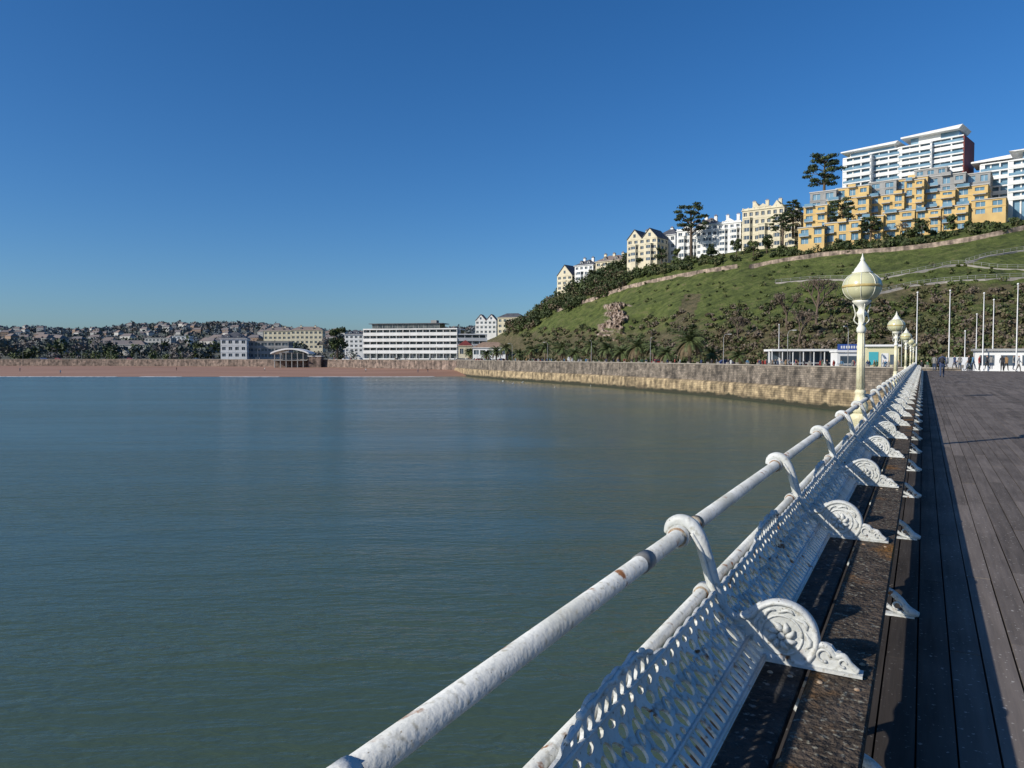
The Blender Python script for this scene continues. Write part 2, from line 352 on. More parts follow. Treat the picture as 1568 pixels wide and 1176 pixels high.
def hill_mat():
    m=bpy.data.materials.new("hillside_grass"); m.use_nodes=True; nt=m.node_tree; L=nt.links; b=nt.nodes["Principled BSDF"]; b.inputs["Roughness"].default_value=.9; b.inputs["Specular IOR Level"].default_value=.2
    g=nd(nt,"ShaderNodeNewGeometry")
    def ns(s,d=6,v=None):
        t=nd(nt,"ShaderNodeTexNoise"); t.inputs["Scale"].default_value=s; t.inputs["Detail"].default_value=d; t.inputs["Roughness"].default_value=.65; L.new(v or g.outputs["Position"],t.inputs["Vector"]); return t.outputs["Fac"]
    def ramp(f,stops):
        r=nd(nt,"ShaderNodeValToRGB"); e=r.color_ramp.elements
        while len(e)<len(stops): e.new(.5)
        for i,(p,c) in enumerate(stops): e[i].position=p; e[i].color=(*c,1)
        L.new(f,r.inputs[0]); return r.outputs[0]
    def mixc(f,a,bb):
        x=nd(nt,"ShaderNodeMix",data_type='RGBA'); L.new(f,x.inputs["Factor"]); L.new(a,x.inputs["A"]); L.new(bb,x.inputs["B"]); return x.outputs["Result"]
    gr=ramp(ns(.35),[(.3,(.035,.045,.017)),(.44,(.07,.09,.024)),(.56,(.105,.13,.035)),(.68,(.14,.135,.055)),(.8,(.17,.14,.075))])
    bw=ramp(ns(.5),[(.3,(.045,.045,.022)),(.5,(.10,.09,.045)),(.72,(.17,.13,.08))])
    at=nd(nt,"ShaderNodeAttribute",attribute_name="scrub"); 
    ad=nd(nt,"ShaderNodeMath",operation='ADD'); L.new(at.outputs["Fac"],ad.inputs[0]); L.new(ns(.12),ad.inputs[1])
    mr=nd(nt,"ShaderNodeMapRange"); mr.inputs["From Min"].default_value=.82; mr.inputs["From Max"].default_value=1.15; L.new(ad.outputs[0],mr.inputs["Value"])
    o1=mixc(mr.outputs[0],gr,bw)
    mp=nd(nt,"ShaderNodeMapping"); mp.inputs["Scale"].default_value=(1.3,.4,.45); mp.inputs["Rotation"].default_value=(0,.4,0); L.new(g.outputs["Position"],mp.inputs["Vector"])
    rk=ramp(ns(.7,9,mp.outputs[0]),[(.36,(.05,.04,.028)),(.44,(.16,.115,.085)),(.52,(.32,.24,.19)),(.62,(.48,.40,.33))])
    a2=nd(nt,"ShaderNodeAttribute",attribute_name="rock"); 
    L.new(mixc(a2.outputs["Fac"],o1,rk),b.inputs["Base Color"])
    bp=nd(nt,"ShaderNodeBump"); bp.inputs["Strength"].default_value=1; bp.inputs["Distance"].default_value=.9; L.new(ns(.9,8),bp.inputs["Height"]); L.new(bp.outputs[0],b.inputs["Normal"])
    return m
cols=list(np.arange(640,900,4))+list(np.arange(900,985,1.0))+list(np.arange(985,1700,4))+list(np.arange(1700,2301,30)); rows=list(np.linspace(0,1,130))+[1.3,1.6,2,2.3,3]
V=[];sc_=[];rk_=[]
def scrubf(px,py):
    s=0.25
    if px>1000: s=.2+.75*np.clip((py-(485-.05*(px-1000)))/50,0,1)
    else: s=.3+.6*np.clip((py-502)/25,0,1)
    if abs(px-1050-(480-py)*.35)<13 and 450<py<515: s=.8
    if px>1330 and 434<py<466: s=.6
    return s
for px in cols:
    for v in rows:
        p=hillp(px,v); V.append(tuple(p)); py=PY(p); sc_.append(scrubf(px,py)); rk_.append(min(1,rockm(p.x,px,py)*2.5) if 900<px<985 and v<1 else 0)
k=len(rows); Fc=np.array([(i*k+j,(i+1)*k+j,(i+1)*k+j+1,i*k+j+1) for i in range(len(cols)-1) for j in range(k-1)])
mb=MB(); mb.add(V,Fc,hill_mat(),True); o=mb.obj("hill")
at=o.data.attributes.new("scrub",'FLOAT','POINT'); at.data.foreach_set("value",np.array(sc_,dtype=np.float32))
at=o.data.attributes.new("rock",'FLOAT','POINT'); at.data.foreach_set("value",np.array(rk_,dtype=np.float32))
# retaining wall & paths on the slope
TERR=wallmat("pink_terrace_stone",0,(.38,.29,.22),(.30,.23,.18),(.2,.16,.13),1.2,.5,False)
def hill_wall(name,tab,h):
    mb=MB(); P=[]
    for a,b in zip(tab[:-1],tab[1:]):
        for i in range(6): P.append(on_hill(a[0]+(b[0]-a[0])*i/6,a[1]+(b[1]-a[1])*i/6))
    P=[(P[max(i-1,0)]+P[i]+P[min(i+1,len(P)-1)])/3 for i in range(len(P))]
    V=[];
    for p in P: V+=[(p.x,p.y-.9,p.z-2.5),(p.x,p.y-.6,p.z+h),(p.x,p.y+.2,p.z+h),(p.x,p.y+.2,p.z-2.5)]
    Fc=[(i*4+j,(i+1)*4+j,(i+1)*4+j+1,i*4+j+1) for i in range(len(P)-1) for j in range(3)]
    mb.add(V,Fc,TERR); return mb.obj(name)
hill_wall("retaining_wall",[(850,478),(900,462),(960,441),(1020,428),(1080,417),(1140,408)],1.3)
hill_wall("retaining_wall",[(1142,411),(1200,400),(1260,391),(1370,384),(1430,377),(1490,367),(1568,350),(1650,340)],1.2)
PATH=mat("path_surface",(.30,.28,.25),(.22,.2,.18),1,.9)
def hill_path(name,tab,wd=.8):
    mb=MB(); P=[]
    for a,b in zip(tab[:-1],tab[1:]):
        for i in range(5): P.append(on_hill(a[0]+(b[0]-a[0])*i/5,a[1]+(b[1]-a[1])*i/5))
    P=[(P[max(i-1,0)]+P[i]+P[min(i+1,len(P)-1)])/3 for i in range(len(P))]
    V=[]
    for p in P: V+=[(p.x,p.y-wd,p.z-.9),(p.x,p.y-wd,p.z+.05),(p.x,p.y+wd,p.z+.3)]
    mb.add(V,[(i*3+j,(i+1)*3+j,(i+1)*3+j+1,i*3+j+1) for i in range(len(P)-1) for j in range(2)],PATH)
    R1=[(p.x,p.y-wd,p.z+1.1) for p in P]; mb.tube(R1,.04,GREYR,4); mb.tube([(x,y,z-.45) for x,y,z in R1],.03,GREYR,4)
    for x,y,z in R1: mb.tube([(x,y,z-1.1),(x,y,z)],.05,GREYR,4)
    return mb.obj(name)
hill_path("footpath",[(1180,434),(1250,428),(1340,428),(1400,417),(1462,404),(1520,412),(1600,414)])
hill_path("footpath",[(1335,452),(1390,438),(1440,432),(1500,428),(1600,424)])
hill_path("footpath",[(1470,404),(1510,392),(1560,384),(1620,378)])
# ------------------------------------------------------------ far hills on the left
FR=[(-1500,510),(-300,507),(0,508),(60,506),(110,510),(160,508),(200,501),(260,500),(330,499),(405,500),(450,509),(540,514),(620,515),(720,505),(800,508),(900,530),(1100,545)]
def farz(px,D):
    zr=S(px,itp(FR,px),1600).z
    if D<480: return GZ
    if D<900: return GZ+(D-480)/420*min(16,zr*.35)
    if D<1600: return GZ+min(16,zr*.35)+(D-900)/700*(zr-GZ-min(16,zr*.35))
    return zr
V=[];cols=list(range(-1500,1101,20));rows=[470,480,560,640,720,900,1050,1200,1350,1500,1600,2200]
for px in cols:
    for D in rows:
        x=XY(px,D); V.append((x,D,farz(px,D)-.2+(D-470)/1100*4*mn.noise(Vector((x/90,D/90,0)))))
k=len(rows);mb=MB();mb.add(V,[(i*k+j,(i+1)*k+j,(i+1)*k+j+1,i*k+j+1) for i in range(len(cols)-1) for j in range(k-1)],mat("distant_land",(.12,.135,.11),(.18,.17,.145),.02,.95,spec=.1),True);mb.obj("distant_hills")  # land colour greyed to stand in for aerial haze
mb=MB()
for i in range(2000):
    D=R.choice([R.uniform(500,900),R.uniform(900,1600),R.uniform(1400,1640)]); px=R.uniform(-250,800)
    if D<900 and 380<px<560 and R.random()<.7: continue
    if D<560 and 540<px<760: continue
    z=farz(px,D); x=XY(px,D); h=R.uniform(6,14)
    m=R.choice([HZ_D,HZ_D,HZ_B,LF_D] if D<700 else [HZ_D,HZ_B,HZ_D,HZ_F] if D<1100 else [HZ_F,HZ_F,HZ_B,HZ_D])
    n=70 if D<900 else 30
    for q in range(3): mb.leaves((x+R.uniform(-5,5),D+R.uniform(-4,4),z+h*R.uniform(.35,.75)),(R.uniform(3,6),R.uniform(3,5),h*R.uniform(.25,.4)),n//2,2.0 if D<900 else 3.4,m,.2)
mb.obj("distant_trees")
mb=MB()
for i in range(190):
    D=R.uniform(600,1560); px=R.uniform(-200,800); z=farz(px,D)+R.uniform(1,5); x=XY(px,D)
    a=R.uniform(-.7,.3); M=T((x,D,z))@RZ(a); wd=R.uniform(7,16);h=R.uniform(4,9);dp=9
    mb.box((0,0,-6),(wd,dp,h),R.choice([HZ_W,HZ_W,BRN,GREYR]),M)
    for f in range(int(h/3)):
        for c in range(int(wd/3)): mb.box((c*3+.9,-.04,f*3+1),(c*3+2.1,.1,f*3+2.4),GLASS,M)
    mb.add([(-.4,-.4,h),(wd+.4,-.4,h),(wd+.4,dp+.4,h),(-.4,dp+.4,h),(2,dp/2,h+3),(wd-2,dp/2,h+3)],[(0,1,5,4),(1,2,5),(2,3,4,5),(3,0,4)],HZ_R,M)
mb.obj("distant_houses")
# ------------------------------------------------------------ buildings
def block(mb,M,w,d,h,fl,bays,wall,glass=GLASS,sill=.3,head=.22,pier=.45,side=3,z0=-5,roof='flat',rm=None,chim=0,over=.3,bw=()):
    rm=rm or wall; fh=h/fl; ins=.35
    mb.box((ins,ins,z0),(w-ins,d-ins,h-.15),glass,M)
    for i in range(fl+1):
        a=(i-head)*fh if i else z0; b=(i+sill)*fh if i<fl else h
        mb.box((0,0,a),(w,d,b),wall,M)
        if 0<i<=fl: mb.box((-.1,-.1,i*fh-.08),(w+.1,d+.1,i*fh+.06),wall,M)
    def piers(n,L,f):
        st=L/n; pw=st*pier
        for i in range(n+1):
            c=i*st; a=max(.02,c-pw/2); b=min(L-.02,c+pw/2)
            if i==0: a,b=.02,max(pw/2,.4)
            if i==n: a,b=L-max(pw/2,.4),L-.02
            f(a,b)
    piers(bays,w,lambda a,b: mb.box((a,.03,z0),(b,ins+.1,h-.05),wall,M))
    piers(bays,w,lambda a,b: mb.box((a,d-ins-.1,z0),(b,d-.03,h-.05),wall,M))
    piers(side,d,lambda a,b: (mb.box((.035,a,z0),(ins+.1,b,h-.06),wall,M),mb.box((w-ins-.1,a,z0),(w-.035,b,h-.06),wall,M)))
    for i in range(bays): mb.box(((i+.5)*w/bays-.05,ins-.08,z0+.1),((i+.5)*w/bays+.05,ins+.02,h-.3),WHITE,M)
    # canted bay windows, full height less one storey
    for fx,top in bw:
        x=fx*w; hh=h*top
        def cant(z_a,z_b,m,g=0):
            P=[(x-2.0-g,0.04),(x-1.2-g*.6,-1.3-g),(x+1.2+g*.6,-1.3-g),(x+2.0+g,0.04)]
            V=[(a,b,z_a) for a,b in P]+[(a,b,z_b) for a,b in P]
            mb.add(V,[(3,2,1,0),(4,5,6,7),(0,1,5,4),(1,2,6,5),(2,3,7,6),(3,0,4,7)],m,False,M)
        cant(z0,hh-.05,glass,-.12)
        for i in range(fl+1):
            a=(i-.2)*fh if i else z0; b=(i+.32)*fh
            if a>hh: break
            cant(a,min(b,hh),wall)
        cant(hh,hh+.25,wall,.15)
        for q in (-1.25,1.05): mb.box((x+q,-1.27,z0),(x+q+.2,-1.05,hh-.1),wall,M)
        for q in (-.05,): mb.box((x+q,-1.25,z0),(x+q+.1,-1.1,hh-.1),WHITE,M)
    if roof=='flat': mb.box((-over,-over,h+.01),(w+over,d+over,h+.35),rm,M)
    elif roof=='parapet':
        mb.box((-.35,-.35,h+.01),(w+.35,d+.35,h+.3),wall,M)
        for i in range(int(w/2.2)+1): mb.box((min(w-.5,i*2.2),-.1,h+.3),(min(w-.5,i*2.2)+.5,.3,h+1.2),wall,M)
        mb.box((0,.02,h+.3),(w,.2,h+.95),wall,M); mb.extr([(w*.5-2.2,h+.95),(w*.5+2.2,h+.95),(w*.5,h+2.4)],-.12,.25,wall,M)
    elif roof=='hip':
        r=min(d*.35,4.5); e=d/2; o=.5
        mb.box((-o,-o,h+.01),(w+o,d+o,h+.25),wall,M)
        mb.add([(-o,-o,h+.25),(w+o,-o,h+.25),(w+o,d+o,h+.25),(-o,d+o,h+.25),(min(e,w*.45),d/2,h+r),(max(w-e,w*.55),d/2,h+r)],[(0,1,5,4),(1,2,5),(2,3,4,5),(3,0,4)],rm,M)
        for fx in ((.3,.7) if w>9 and d>9 else ()):   # dormers
            x=w*fx; mb.box((x-.7,1.0,h+.3),(x+.7,3.4,h+2.0),wall,M); mb.box((x-.5,.95,h+.8),(x+.5,1.05,h+1.8),glass,M); mb.extr([(x-.95,h+2.0),(x+.95,h+2.0),(x,h+2.8)],.8,3.6,rm,M)
    elif roof=='gable':   # gables facing front, repeated
        n=max(1,round(w/7)); g=w/n; r=g*.55
        for i in range(n):
            x0=i*g; mb.extr([(x0+.05,h),(x0+g-.05,h),(x0+g/2,h+r)],.03,d-.03,wall,M)
            for sgn in (0,1):
                xa=x0-.1 if sgn==0 else x0+g+.1; V=[(xa,-.3,h-.05),(x0+g/2,-.3,h+r+.12),(x0+g/2,d+.3,h+r+.12),(xa,d+.3,h-.05),(xa,-.3,h+.2),(x0+g/2,-.3,h+r+.4),(x0+g/2,d+.3,h+r+.4),(xa,d+.3,h+.2)]
                mb.add(V,[(0,1,2,3),(4,7,6,5),(0,4,5,1),(1,5,6,2),(2,6,7,3),(3,7,4,0)],rm,M)
            mb.box((x0+g/2-.6,-.02,h+r*.2),(x0+g/2+.6,.1,h+r*.2+1.5),glass,M)
    for i in range(chim):
        x=w*(i+.6)/(chim+.2)-.5; mb.box((x,d*.4,h),(x+1.3,d*.4+.9,h+4.2),wall,M); mb.box((x-.1,d*.4-.1,h+4.2),(x+1.4,d*.4+1,h+4.45),rm,M)
        for q in (.2,.7): mb.tube([(x+q+.15,d*.4+.4,h+4.4),(x+q+.15,d*.4+.4,h+5)],.14,BRN,6,M=M)
def frame(pxl,pxr,yt,yb,D,rot):
    r=math.radians(rot); p=S(pxl,yb,D); u=S(pxr,yb,D).x/D; c,s=math.cos(r),math.sin(r)
    w=(u*D-p.x)/(c-u*s); h=S(pxl,yt,D).z-p.z
    return T(p)@RZ(r),w,h
def bld(name,pxl,pxr,yt,yb,D,rot=-25,d=10,fl=None,bay=3.2,**k):
    mb=MB(); M,w,h=frame(pxl,pxr,yt,yb,D,rot); block(mb,M,w,d,h,fl or max(1,round(h/3.2)),max(1,round(w/bay)),**k); return mb.obj(name)
# big seafront hotel with white balcony bands
mb=MB(); M,w,h=frame(556,700,503,549,372,-12); fl=5; fh=h/fl
GL2=mat("hotel_glazing",(.03,.04,.045),(.14,.15,.14),.5,.2)
def hotel(x0,x1,y0,d,M,h,fl):
    fh=h/fl; mb.box((x0+.5,y0+1.6,-2),(x1-.5,y0+d,h-.1),GL2,M)
    for i in range(fl+1):
        z=i*fh; mb.box((x0,y0,z-.45),(x1,y0+d+.4,z+.12),WHITE,M)
        if 0<i<fl: mb.box((x0,y0+.02,z+.12),(x1,y0+.14,z+1.15),WHITE,M)
    n=int((x1-x0)/3.4)
    for i in range(n+1):
        x=x0+.05+(x1-x0-.35)*i/n; mb.box((x,y0+.25,0),(x+.22,y0+1.9,h-.05),WHITE,M)
        for f in range(fl): 
            if R.random()<.45: mb.box((x+.6,y0+1.5,f*fh+.3),(x+1.6,y0+1.58,f*fh+fh*.85),HZ_W,M)
hotel(0,w,0,14,M,h*.98,fl)
mb.box((w*.08,2.5,h),(w*.80,12,h+2.2),GL2,M); mb.box((w*.05,1.4,h+2.2),(w*.84,13,h+2.5),SLATE,M)
for i in range(14): mb.box((w*.08+i*w*.72/13,2.4,h),(w*.08+i*w*.72/13+.2,2.52,h+2.2),GREYR,M)
mb.box((w*.7,4,h+2.5),(w*.76,8,h+4),GREYR,M)
M2,w2,h2=frame(700,746,509,549,362,14)
hotel(.2,w2,0,12,M2,h*.80,4)
mb.obj("seafront_hotel")
bld("white_villa",338,378,519,549,440,10,12,3,bay=3.6,wall=WHITE,roof='hip',rm=SLATE,z0=-3)
bld("office_building",378,442,523,549,450,5,14,3,bay=4,wall=GREYR,pier=.2,z0=-3)
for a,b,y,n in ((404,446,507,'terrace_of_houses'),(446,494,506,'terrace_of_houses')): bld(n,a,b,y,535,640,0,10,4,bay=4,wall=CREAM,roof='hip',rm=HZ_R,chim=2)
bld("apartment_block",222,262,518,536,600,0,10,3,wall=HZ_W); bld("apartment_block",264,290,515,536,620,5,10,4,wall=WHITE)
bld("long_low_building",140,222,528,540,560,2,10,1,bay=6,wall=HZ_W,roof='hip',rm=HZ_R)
bld("guest_house",528,556,513,540,470,0,10,4,wall=WHITE,roof='hip',rm=SLATE)
bld("guest_house",728,760,491,512,500,-10,9,3,wall=WHITE,roof='gable',rm=HZ_R,z0=-14); bld("guest_house",762,800,487,512,480,-20,9,3,wall=CREAM,roof='hip',rm=SLATE,z0=-14)
bld("beach_cafe",702,722,530,547,345,0,8,1,wall=CREAM,roof='hip',rm=REDB,z0=-1)
bld("beach_cafe",724,775,533,547,340,-6,8,1,bay=3,wall=WHITE,roof='hip',rm=BRN,z0=-1,pier=.2)
# hilltop
bld("cream_villa",853,876,423,446,392,-40,9,3,wall=CREAM,roof='gable',rm=SLATE,z0=-8); bld("cream_villa",880,908,408,440,385,-40,10,4,wall=WHITE,roof='hip',rm=SLATE,z0=-8,chim=2,bw=((.3,.7),)); bld("cream_villa",912,955,402,428,375,-38,10,3,wall=CREAM,roof='hip',rm=HZ_R,z0=-8,chim=3,bw=((.25,.6),(.75,.6)))
bld("gabled_house",960,1006,368,405,345,-38,11,4,bay=3.4,wall=CREAM,roof='gable',rm=SLATE,z0=-8,chim=1,bw=((.25,.75),(.75,.75)))
bld("gabled_house",1008,1034,362,395,350,-38,12,3,bay=3,wall=WHITE,roof='hip',rm=SLATE,z0=-8,chim=1)
bld("white_villa",1036,1068,355,398,332,-35,11,4,bay=3,wall=WHITE,roof='parapet',z0=-8,chim=1,bw=((.28,.8),(.75,.55)))
bld("white_villa",1066,1098,346,392,325,-35,11,5,bay=2.6,wall=WHITE,roof='hip',rm=HZ_R,z0=-8,chim=2,bw=((.5,.62),))
bld("white_villa",1098,1134,344,388,318,-35,11,5,bay=2.8,wall=WHITE,roof='parapet',z0=-8,chim=2,bw=((.25,.8),(.75,.8)))
mb=MB(); M,w,h=frame(1136,1200,324,384,306,-36)
block(mb,M,w,12,h,5,7,CREAM,chim=3,z0=-8,roof='parapet',bw=((.14,.8),(.5,.62),(.86,.8)))
for x in (.2,.7): mb.extr([(w*x,h+.4),(w*x+4,h+.4),(w*x+2,h+3.2)],.4,8,CREAM,M)
M,w,h=frame(1200,1226,333,380,296,-36); block(mb,M,w,12,h,4,3,CREAM,z0=-8,roof='hip',rm=SLATE,chim=1,bw=((.5,.75),))
mb.obj("victorian_mansion")
# ochre terraced apartments
mb=MB()
def tier(a,b,yt,yb,D,wall,rot=-36,glass=GLASSB,bal=True,**k):
    M,w,h=frame(a,b,yt,yb,D,rot); fl=max(1,round(h/3.0)); nb=max(1,round(w/4.2))
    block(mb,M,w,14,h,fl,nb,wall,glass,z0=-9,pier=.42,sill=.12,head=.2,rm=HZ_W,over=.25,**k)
    if bal:
        for f in range(1,fl+1):
            for c in range(nb):
                if (c+f)%2: 
                    x0=c*w/nb+.5; x1=(c+1)*w/nb-.5; z=f*h/fl
                    mb.box((x0,-1.3,z-.22),(x1,-.01,z-.02),HZ_W,M); mb.box((x0+.05,-1.28,z),(x1-.05,-1.2,z+1),wall if c%3 else GLASSB,M)
    return M,w,h
tier(1222,1262,350,376,268,YELL); tier(1262,1318,343,373,266,YELL); tier(1318,1352,334,369,262,YELL); tier(1352,1400,327,366,259,YELL); tier(1400,1440,324,360,254,YELL); tier(1440,1482,318,354,250,YELL)
tier(1230,1266,318,352,282,YELL); tier(1266,1330,308,345,280,YELL); tier(1330,1384,302,338,277,YELL); tier(1384,1414,278,336,272,YELL); tier(1414,1462,296,330,272,YELL); tier(1462,1512,288,328,268,YELL)
tier(1240,1280,296,322,294,GREYR,bal=False); tier(1280,1330,290,318,292,YELL); tier(1330,1372,281,312,290,GREYR,bal=False); tier(1372,1420,276,305,288,YELL); tier(1420,1478,272,300,284,GREYR); tier(1478,1516,268,296,280,GREYR,bal=False)
tier(1400,1450,262,280,296,GREYR,bal=False); tier(1488,1540,308,330,262,YELL,bal=False)
mb.obj("terraced_apartments")
# white modern block
mb=MB()
def mod(a,b,yt,yb,D,rot=-44,d=16,end=None,fl=None):
    M,w,h=frame(a,b,yt,yb,D,rot); fl=fl or max(1,round(h/3.1)); fh=h/fl
    mb.box((.4,1.3,-14),(w-.4,d,h-.1),GLASSB,M)
    for i in range(fl+1):
        z=i*fh; mb.box((0,0,z-.35),(w,d+.3,z+.15),WHITE,M)
        if i<fl: mb.box((0.03,1.0,z+.15),(w-.03,1.28,z+.9),WHITE,M); mb.box((.1,.05,z+.2),(w-.1,.1,z+1.1),GLASSB if i%2 else WHITE,M)
    n=max(2,round(w/3.6))
    for i in range(n+1):
        x=(w-.5)*i/n; mb.box((x,.2 if i%2==0 else .95,-14),(x+(.5 if i%3 else 1.5 if i<n else .5),1.5,h-.05),WHITE,M)
    mb.box((w-.38,.3,-14),(w+.25,d,h),end or WHITE,M); mb.box((-.2,.3,-14),(.38,d,h),WHITE,M)
    return M,w,h
M,w,h=mod(1290,1332,243,292,318,fl=5); M,w,h=mod(1328,1376,235,290,314,fl=6)
mb.box((-8,2,h-2.5),(w-2,12,h+2.0),WHITE,M); mb.box((-7.5,1.9,h-1.2),(w-2.5,2.1,h+1.6),GLASSB,M); mb.extr([(-11,h+2.0),(w-1.5,h+2.0),(w-.5,h+3.0),(-11,h+2.5)],-.5,13,WHITE,M)
M,w,h=mod(1374,1424,226,288,306,fl=7); M,w,h=mod(1420,1474,216,285,300,end=REDB,fl=8)
mb.box((-7,2,h),(w-2,12,h+2.6),GLASSB,M); mb.box((-4,1.7,h),(4,5,h+2.6),WHITE,M); mb.extr([(-10,h+2.6),(w-1.5,h+2.6),(w-.2,h+4.0),(-10,h+3.2)],-1,13,WHITE,M)
mb.obj("modern_apartment_block")
mb=MB()
M,w,h=mod(1500,1546,252,300,290,-40,fl=4); mb.extr([(-3,h+.6),(w+3,h+.6),(w+4,h+2.2),(-3,h+1.2)],-1,13,WHITE,M); mb.box((0,2,h),(w,12,h+.7),GLASSB,M)
M,w,h=mod(1543,1640,246,306,268,-40,fl=5); mb.extr([(2,h+2.8),(w+1,h+2.8),(w+1,h+3.4),(0,h+3.2)],-1,13,WHITE,M); mb.box((4,2,h),(w,12,h+2.8),GLASSB,M)
mb.obj("modern_apartment_block")
# ------------------------------------------------------------ trees
def tree_parts(mb,p,h,r,kind='broad',n=900,ls=.7,pads=24,lowz=.5):
    p=Vector(p)
    lean=Vector((R.uniform(-.05,.05),R.uniform(-.05,.05),1))
    if kind=='pine':   # flat-topped maritime pine, layered pads
        top=p+lean*h*.92; mb.tube([p-Vector((0,0,1)),p+lean*h*.35,p+lean*h*.65,top],[h*.035,h*.028,h*.018,h*.008],BARK,7)
        for i in range(pads):
            z=lowz+(1-lowz)*(i+R.random())/pads; a=i*2.4+R.uniform(-.4,.4); wz=1-((z-lowz)/(1-lowz)-.5)**2*1.3; rr=r*wz*R.uniform(.35,.85)
            c=p+lean*h*z+Vector((math.cos(a)*rr,math.sin(a)*rr,0)); mb.tube([p+lean*h*max(.3,z-.16),c-Vector((0,0,.25))],[h*.01,h*.004],BARK,5)
            q=R.uniform(.2,.36); mb.leaves(c,(r*q,r*q,r*.085),n//pads,ls,R.choice([LF_P,LF_P,LF_D,LF_M]),.1)
    elif kind=='bare':
        def br(a,d,L,rad,lv):
            b=a+d*L; mb.tube([a,a+d*L*.5+Vector((R.uniform(-.1,.1),R.uniform(-.1,.1),0))*L,b],[rad,rad*.8,rad*.6],BARK,5,caps=False)
            if lv==0: mb.leaves(b,(L*.7,L*.7,L*.6),n//110,ls*.5,LF_S,.1); return
            for i in range(4 if lv>1 else 3):
                dd=(d+Vector((R.uniform(-.8,.8),R.uniform(-.8,.8),R.uniform(-.2,.5)))).normalized(); br(b,dd,L*.68,rad*.6,lv-1)
        br(p-Vector((0,0,.5)),lean.normalized(),h*.34,h*.028,3)
    else:
        mb.tube([p-Vector((0,0,1)),p+lean*h*.4,p+lean*h*.7],[h*.035,h*.025,h*.012],BARK,6)
        for i in range(11):
            z=R.uniform(.35,.9); a=R.uniform(0,6.28); rr=r*R.uniform(.2,.75)*(1-.5*max(0,z-.6)/.4)
            c=p+lean*h*z+Vector((math.cos(a)*rr,math.sin(a)*rr,0)); mb.tube([p+lean*h*.35,c],[h*.012,h*.004],BARK,4)
            q=R.uniform(.3,.48); mb.leaves(c,(r*q,r*q,r*q*.8),n//11,ls,R.choice([LF_D,LF_D,LF_M,LF_P] if kind=='dark' else [LF_M,LF_D,LF_L]),.25)
def tree(name,px,py,D=None,h=10,r=4,kind='broad',n=1500,ls=.6,dz=0,**k):
    p=on_hill(px,py) if D is None else S(px,py,D)
    mb=MB(); tree_parts(mb,p+Vector((0,0,dz)),h,r,kind,n,ls,**k); return mb.obj(name)
tree("pine_tree",1057,392,h=23,r=8.4,kind='pine',n=3900,ls=.55,lowz=.55)
tree("cedar_tree",1262,302,300,17,8.6,'pine',n=4000,ls=.6,lowz=.3,pads=28)
tree("pine_tree",1288,366,h=15,r=7,kind='pine',n=2400,ls=.5)
tree("pine_tree",1196,378,h=13,r=5.5,kind='pine',n=2000,ls=.5)
tree("pine_tree",1214,360,290,h=13,r=4.5,kind='pine',n=1700,ls=.5)
tree("pine_tree",960,405,h=8,r=4,kind='pine',n=1400,ls=.5)
tree("pine_tree",1330,372,h=9,r=4,kind='pine',n=1300,ls=.5)
for px,py,h in ((1012,402,8),(1088,398,7),(1126,392,7),(1152,392,6),(978,412,7),(1036,402,6),(1172,388,7),(905,436,9),(880,446,9),(930,430,9),(1408,366,7),(1455,358,6)): tree("holm_oak_tree",px,py,h=h,r=h*.42,kind='dark' if h>6 else 'broad',n=900,ls=.5)
tree("bare_tree",1250,500,h=15,r=5,kind='bare',n=2000,ls=.5)
tree("bare_tree",1205,505,h=12,r=5,kind='bare',n=1800,ls=.5)
tree("bare_tree",1225,530,h=11,r=5,kind='bare',n=1800,ls=.5)
tree("bare_tree",1130,525,h=9,r=5,kind='bare',n=1800,ls=.5)
tree("bare_tree",1440,350,h=7,r=5,kind='bare',n=900,ls=.5)
tree("bare_tree",1375,366,h=7,r=5,kind='bare',n=900,ls=.5)
tree("oak_tree",517,546,430,18,7,'dark',n=2400,ls=.8)
# ridge & slope woodland as one mass
mb=MB()
def bush(px,py,s,ms=(LF_D,LF_D,LF_M,LF_P),n=130,ls=.65,D=None):
    p=on_hill(px,py) if D is None else S(px,py,D)
    for q in range(3):
        mb.leaves((p.x+R.uniform(-.6,.6)*s,p.y+R.uniform(-.5,.5)*s,p.z+s*R.uniform(.2,.7)),(s*R.uniform(.5,.8),s*R.uniform(.5,.8),s*R.uniform(.4,.7)),n//2,ls,R.choice(ms),.3)
rt=[(800,492),(850,462),(900,442),(960,416),(1040,402),(1130,388),(1220,379),(1300,373),(1400,362),(1480,350),(1568,337)]
for i in range(270):
    px=R.uniform(775,1580) if R.random()<.6 else R.uniform(790,1060); y=itp(rt,px)+R.uniform(0,14)
    s=R.uniform(1.2,2.8) if px>960 else R.uniform(2.5,4.6)
    bush(px,y,s,(LF_D,LF_D,LF_M,LF_O),n=120)
for i in range(70): px=R.uniform(775,955); bush(px,itp(rt,px)+R.uniform(0,22),R.uniform(3,5.2),(LF_D,LF_M,LF_B,LF_D),n=170,ls=.8)
for i in range(50): px=R.uniform(860,955); bush(px,itp(rt,px)-R.uniform(-2,6),R.uniform(4,6.5),n=200,ls=.8)
mb.obj("ridge_shrubs")
mb=MB()
for i in range(1050):
    px=R.uniform(800,1640); t=R.random()**1.5; lo_=itp([(800,500),(860,505),(1000,486),(1100,470),(1300,455),(1640,436)],px)
    y=545-(545-lo_)*t; b=px>1000
    if 915<px<965 and y<520: continue
    bush(px,y,R.uniform(.6,1.9),(LF_B,LF_O,LF_O,LF_S,LF_S,LF_M,LF_D) if b else (LF_O,LF_B,LF_M,LF_D),n=64,ls=.5)
for i in range(200):
    px=R.uniform(880,1640); y=R.uniform(400,470)
    if 915<px<965: continue
    bush(px,y,R.uniform(.4,1.1),(LF_M,LF_D,LF_O,LF_L),n=40,ls=.4)
mb.obj("hillside_shrubs")
mb=MB()   # hedge & bushes along the foot of the hill / promenade
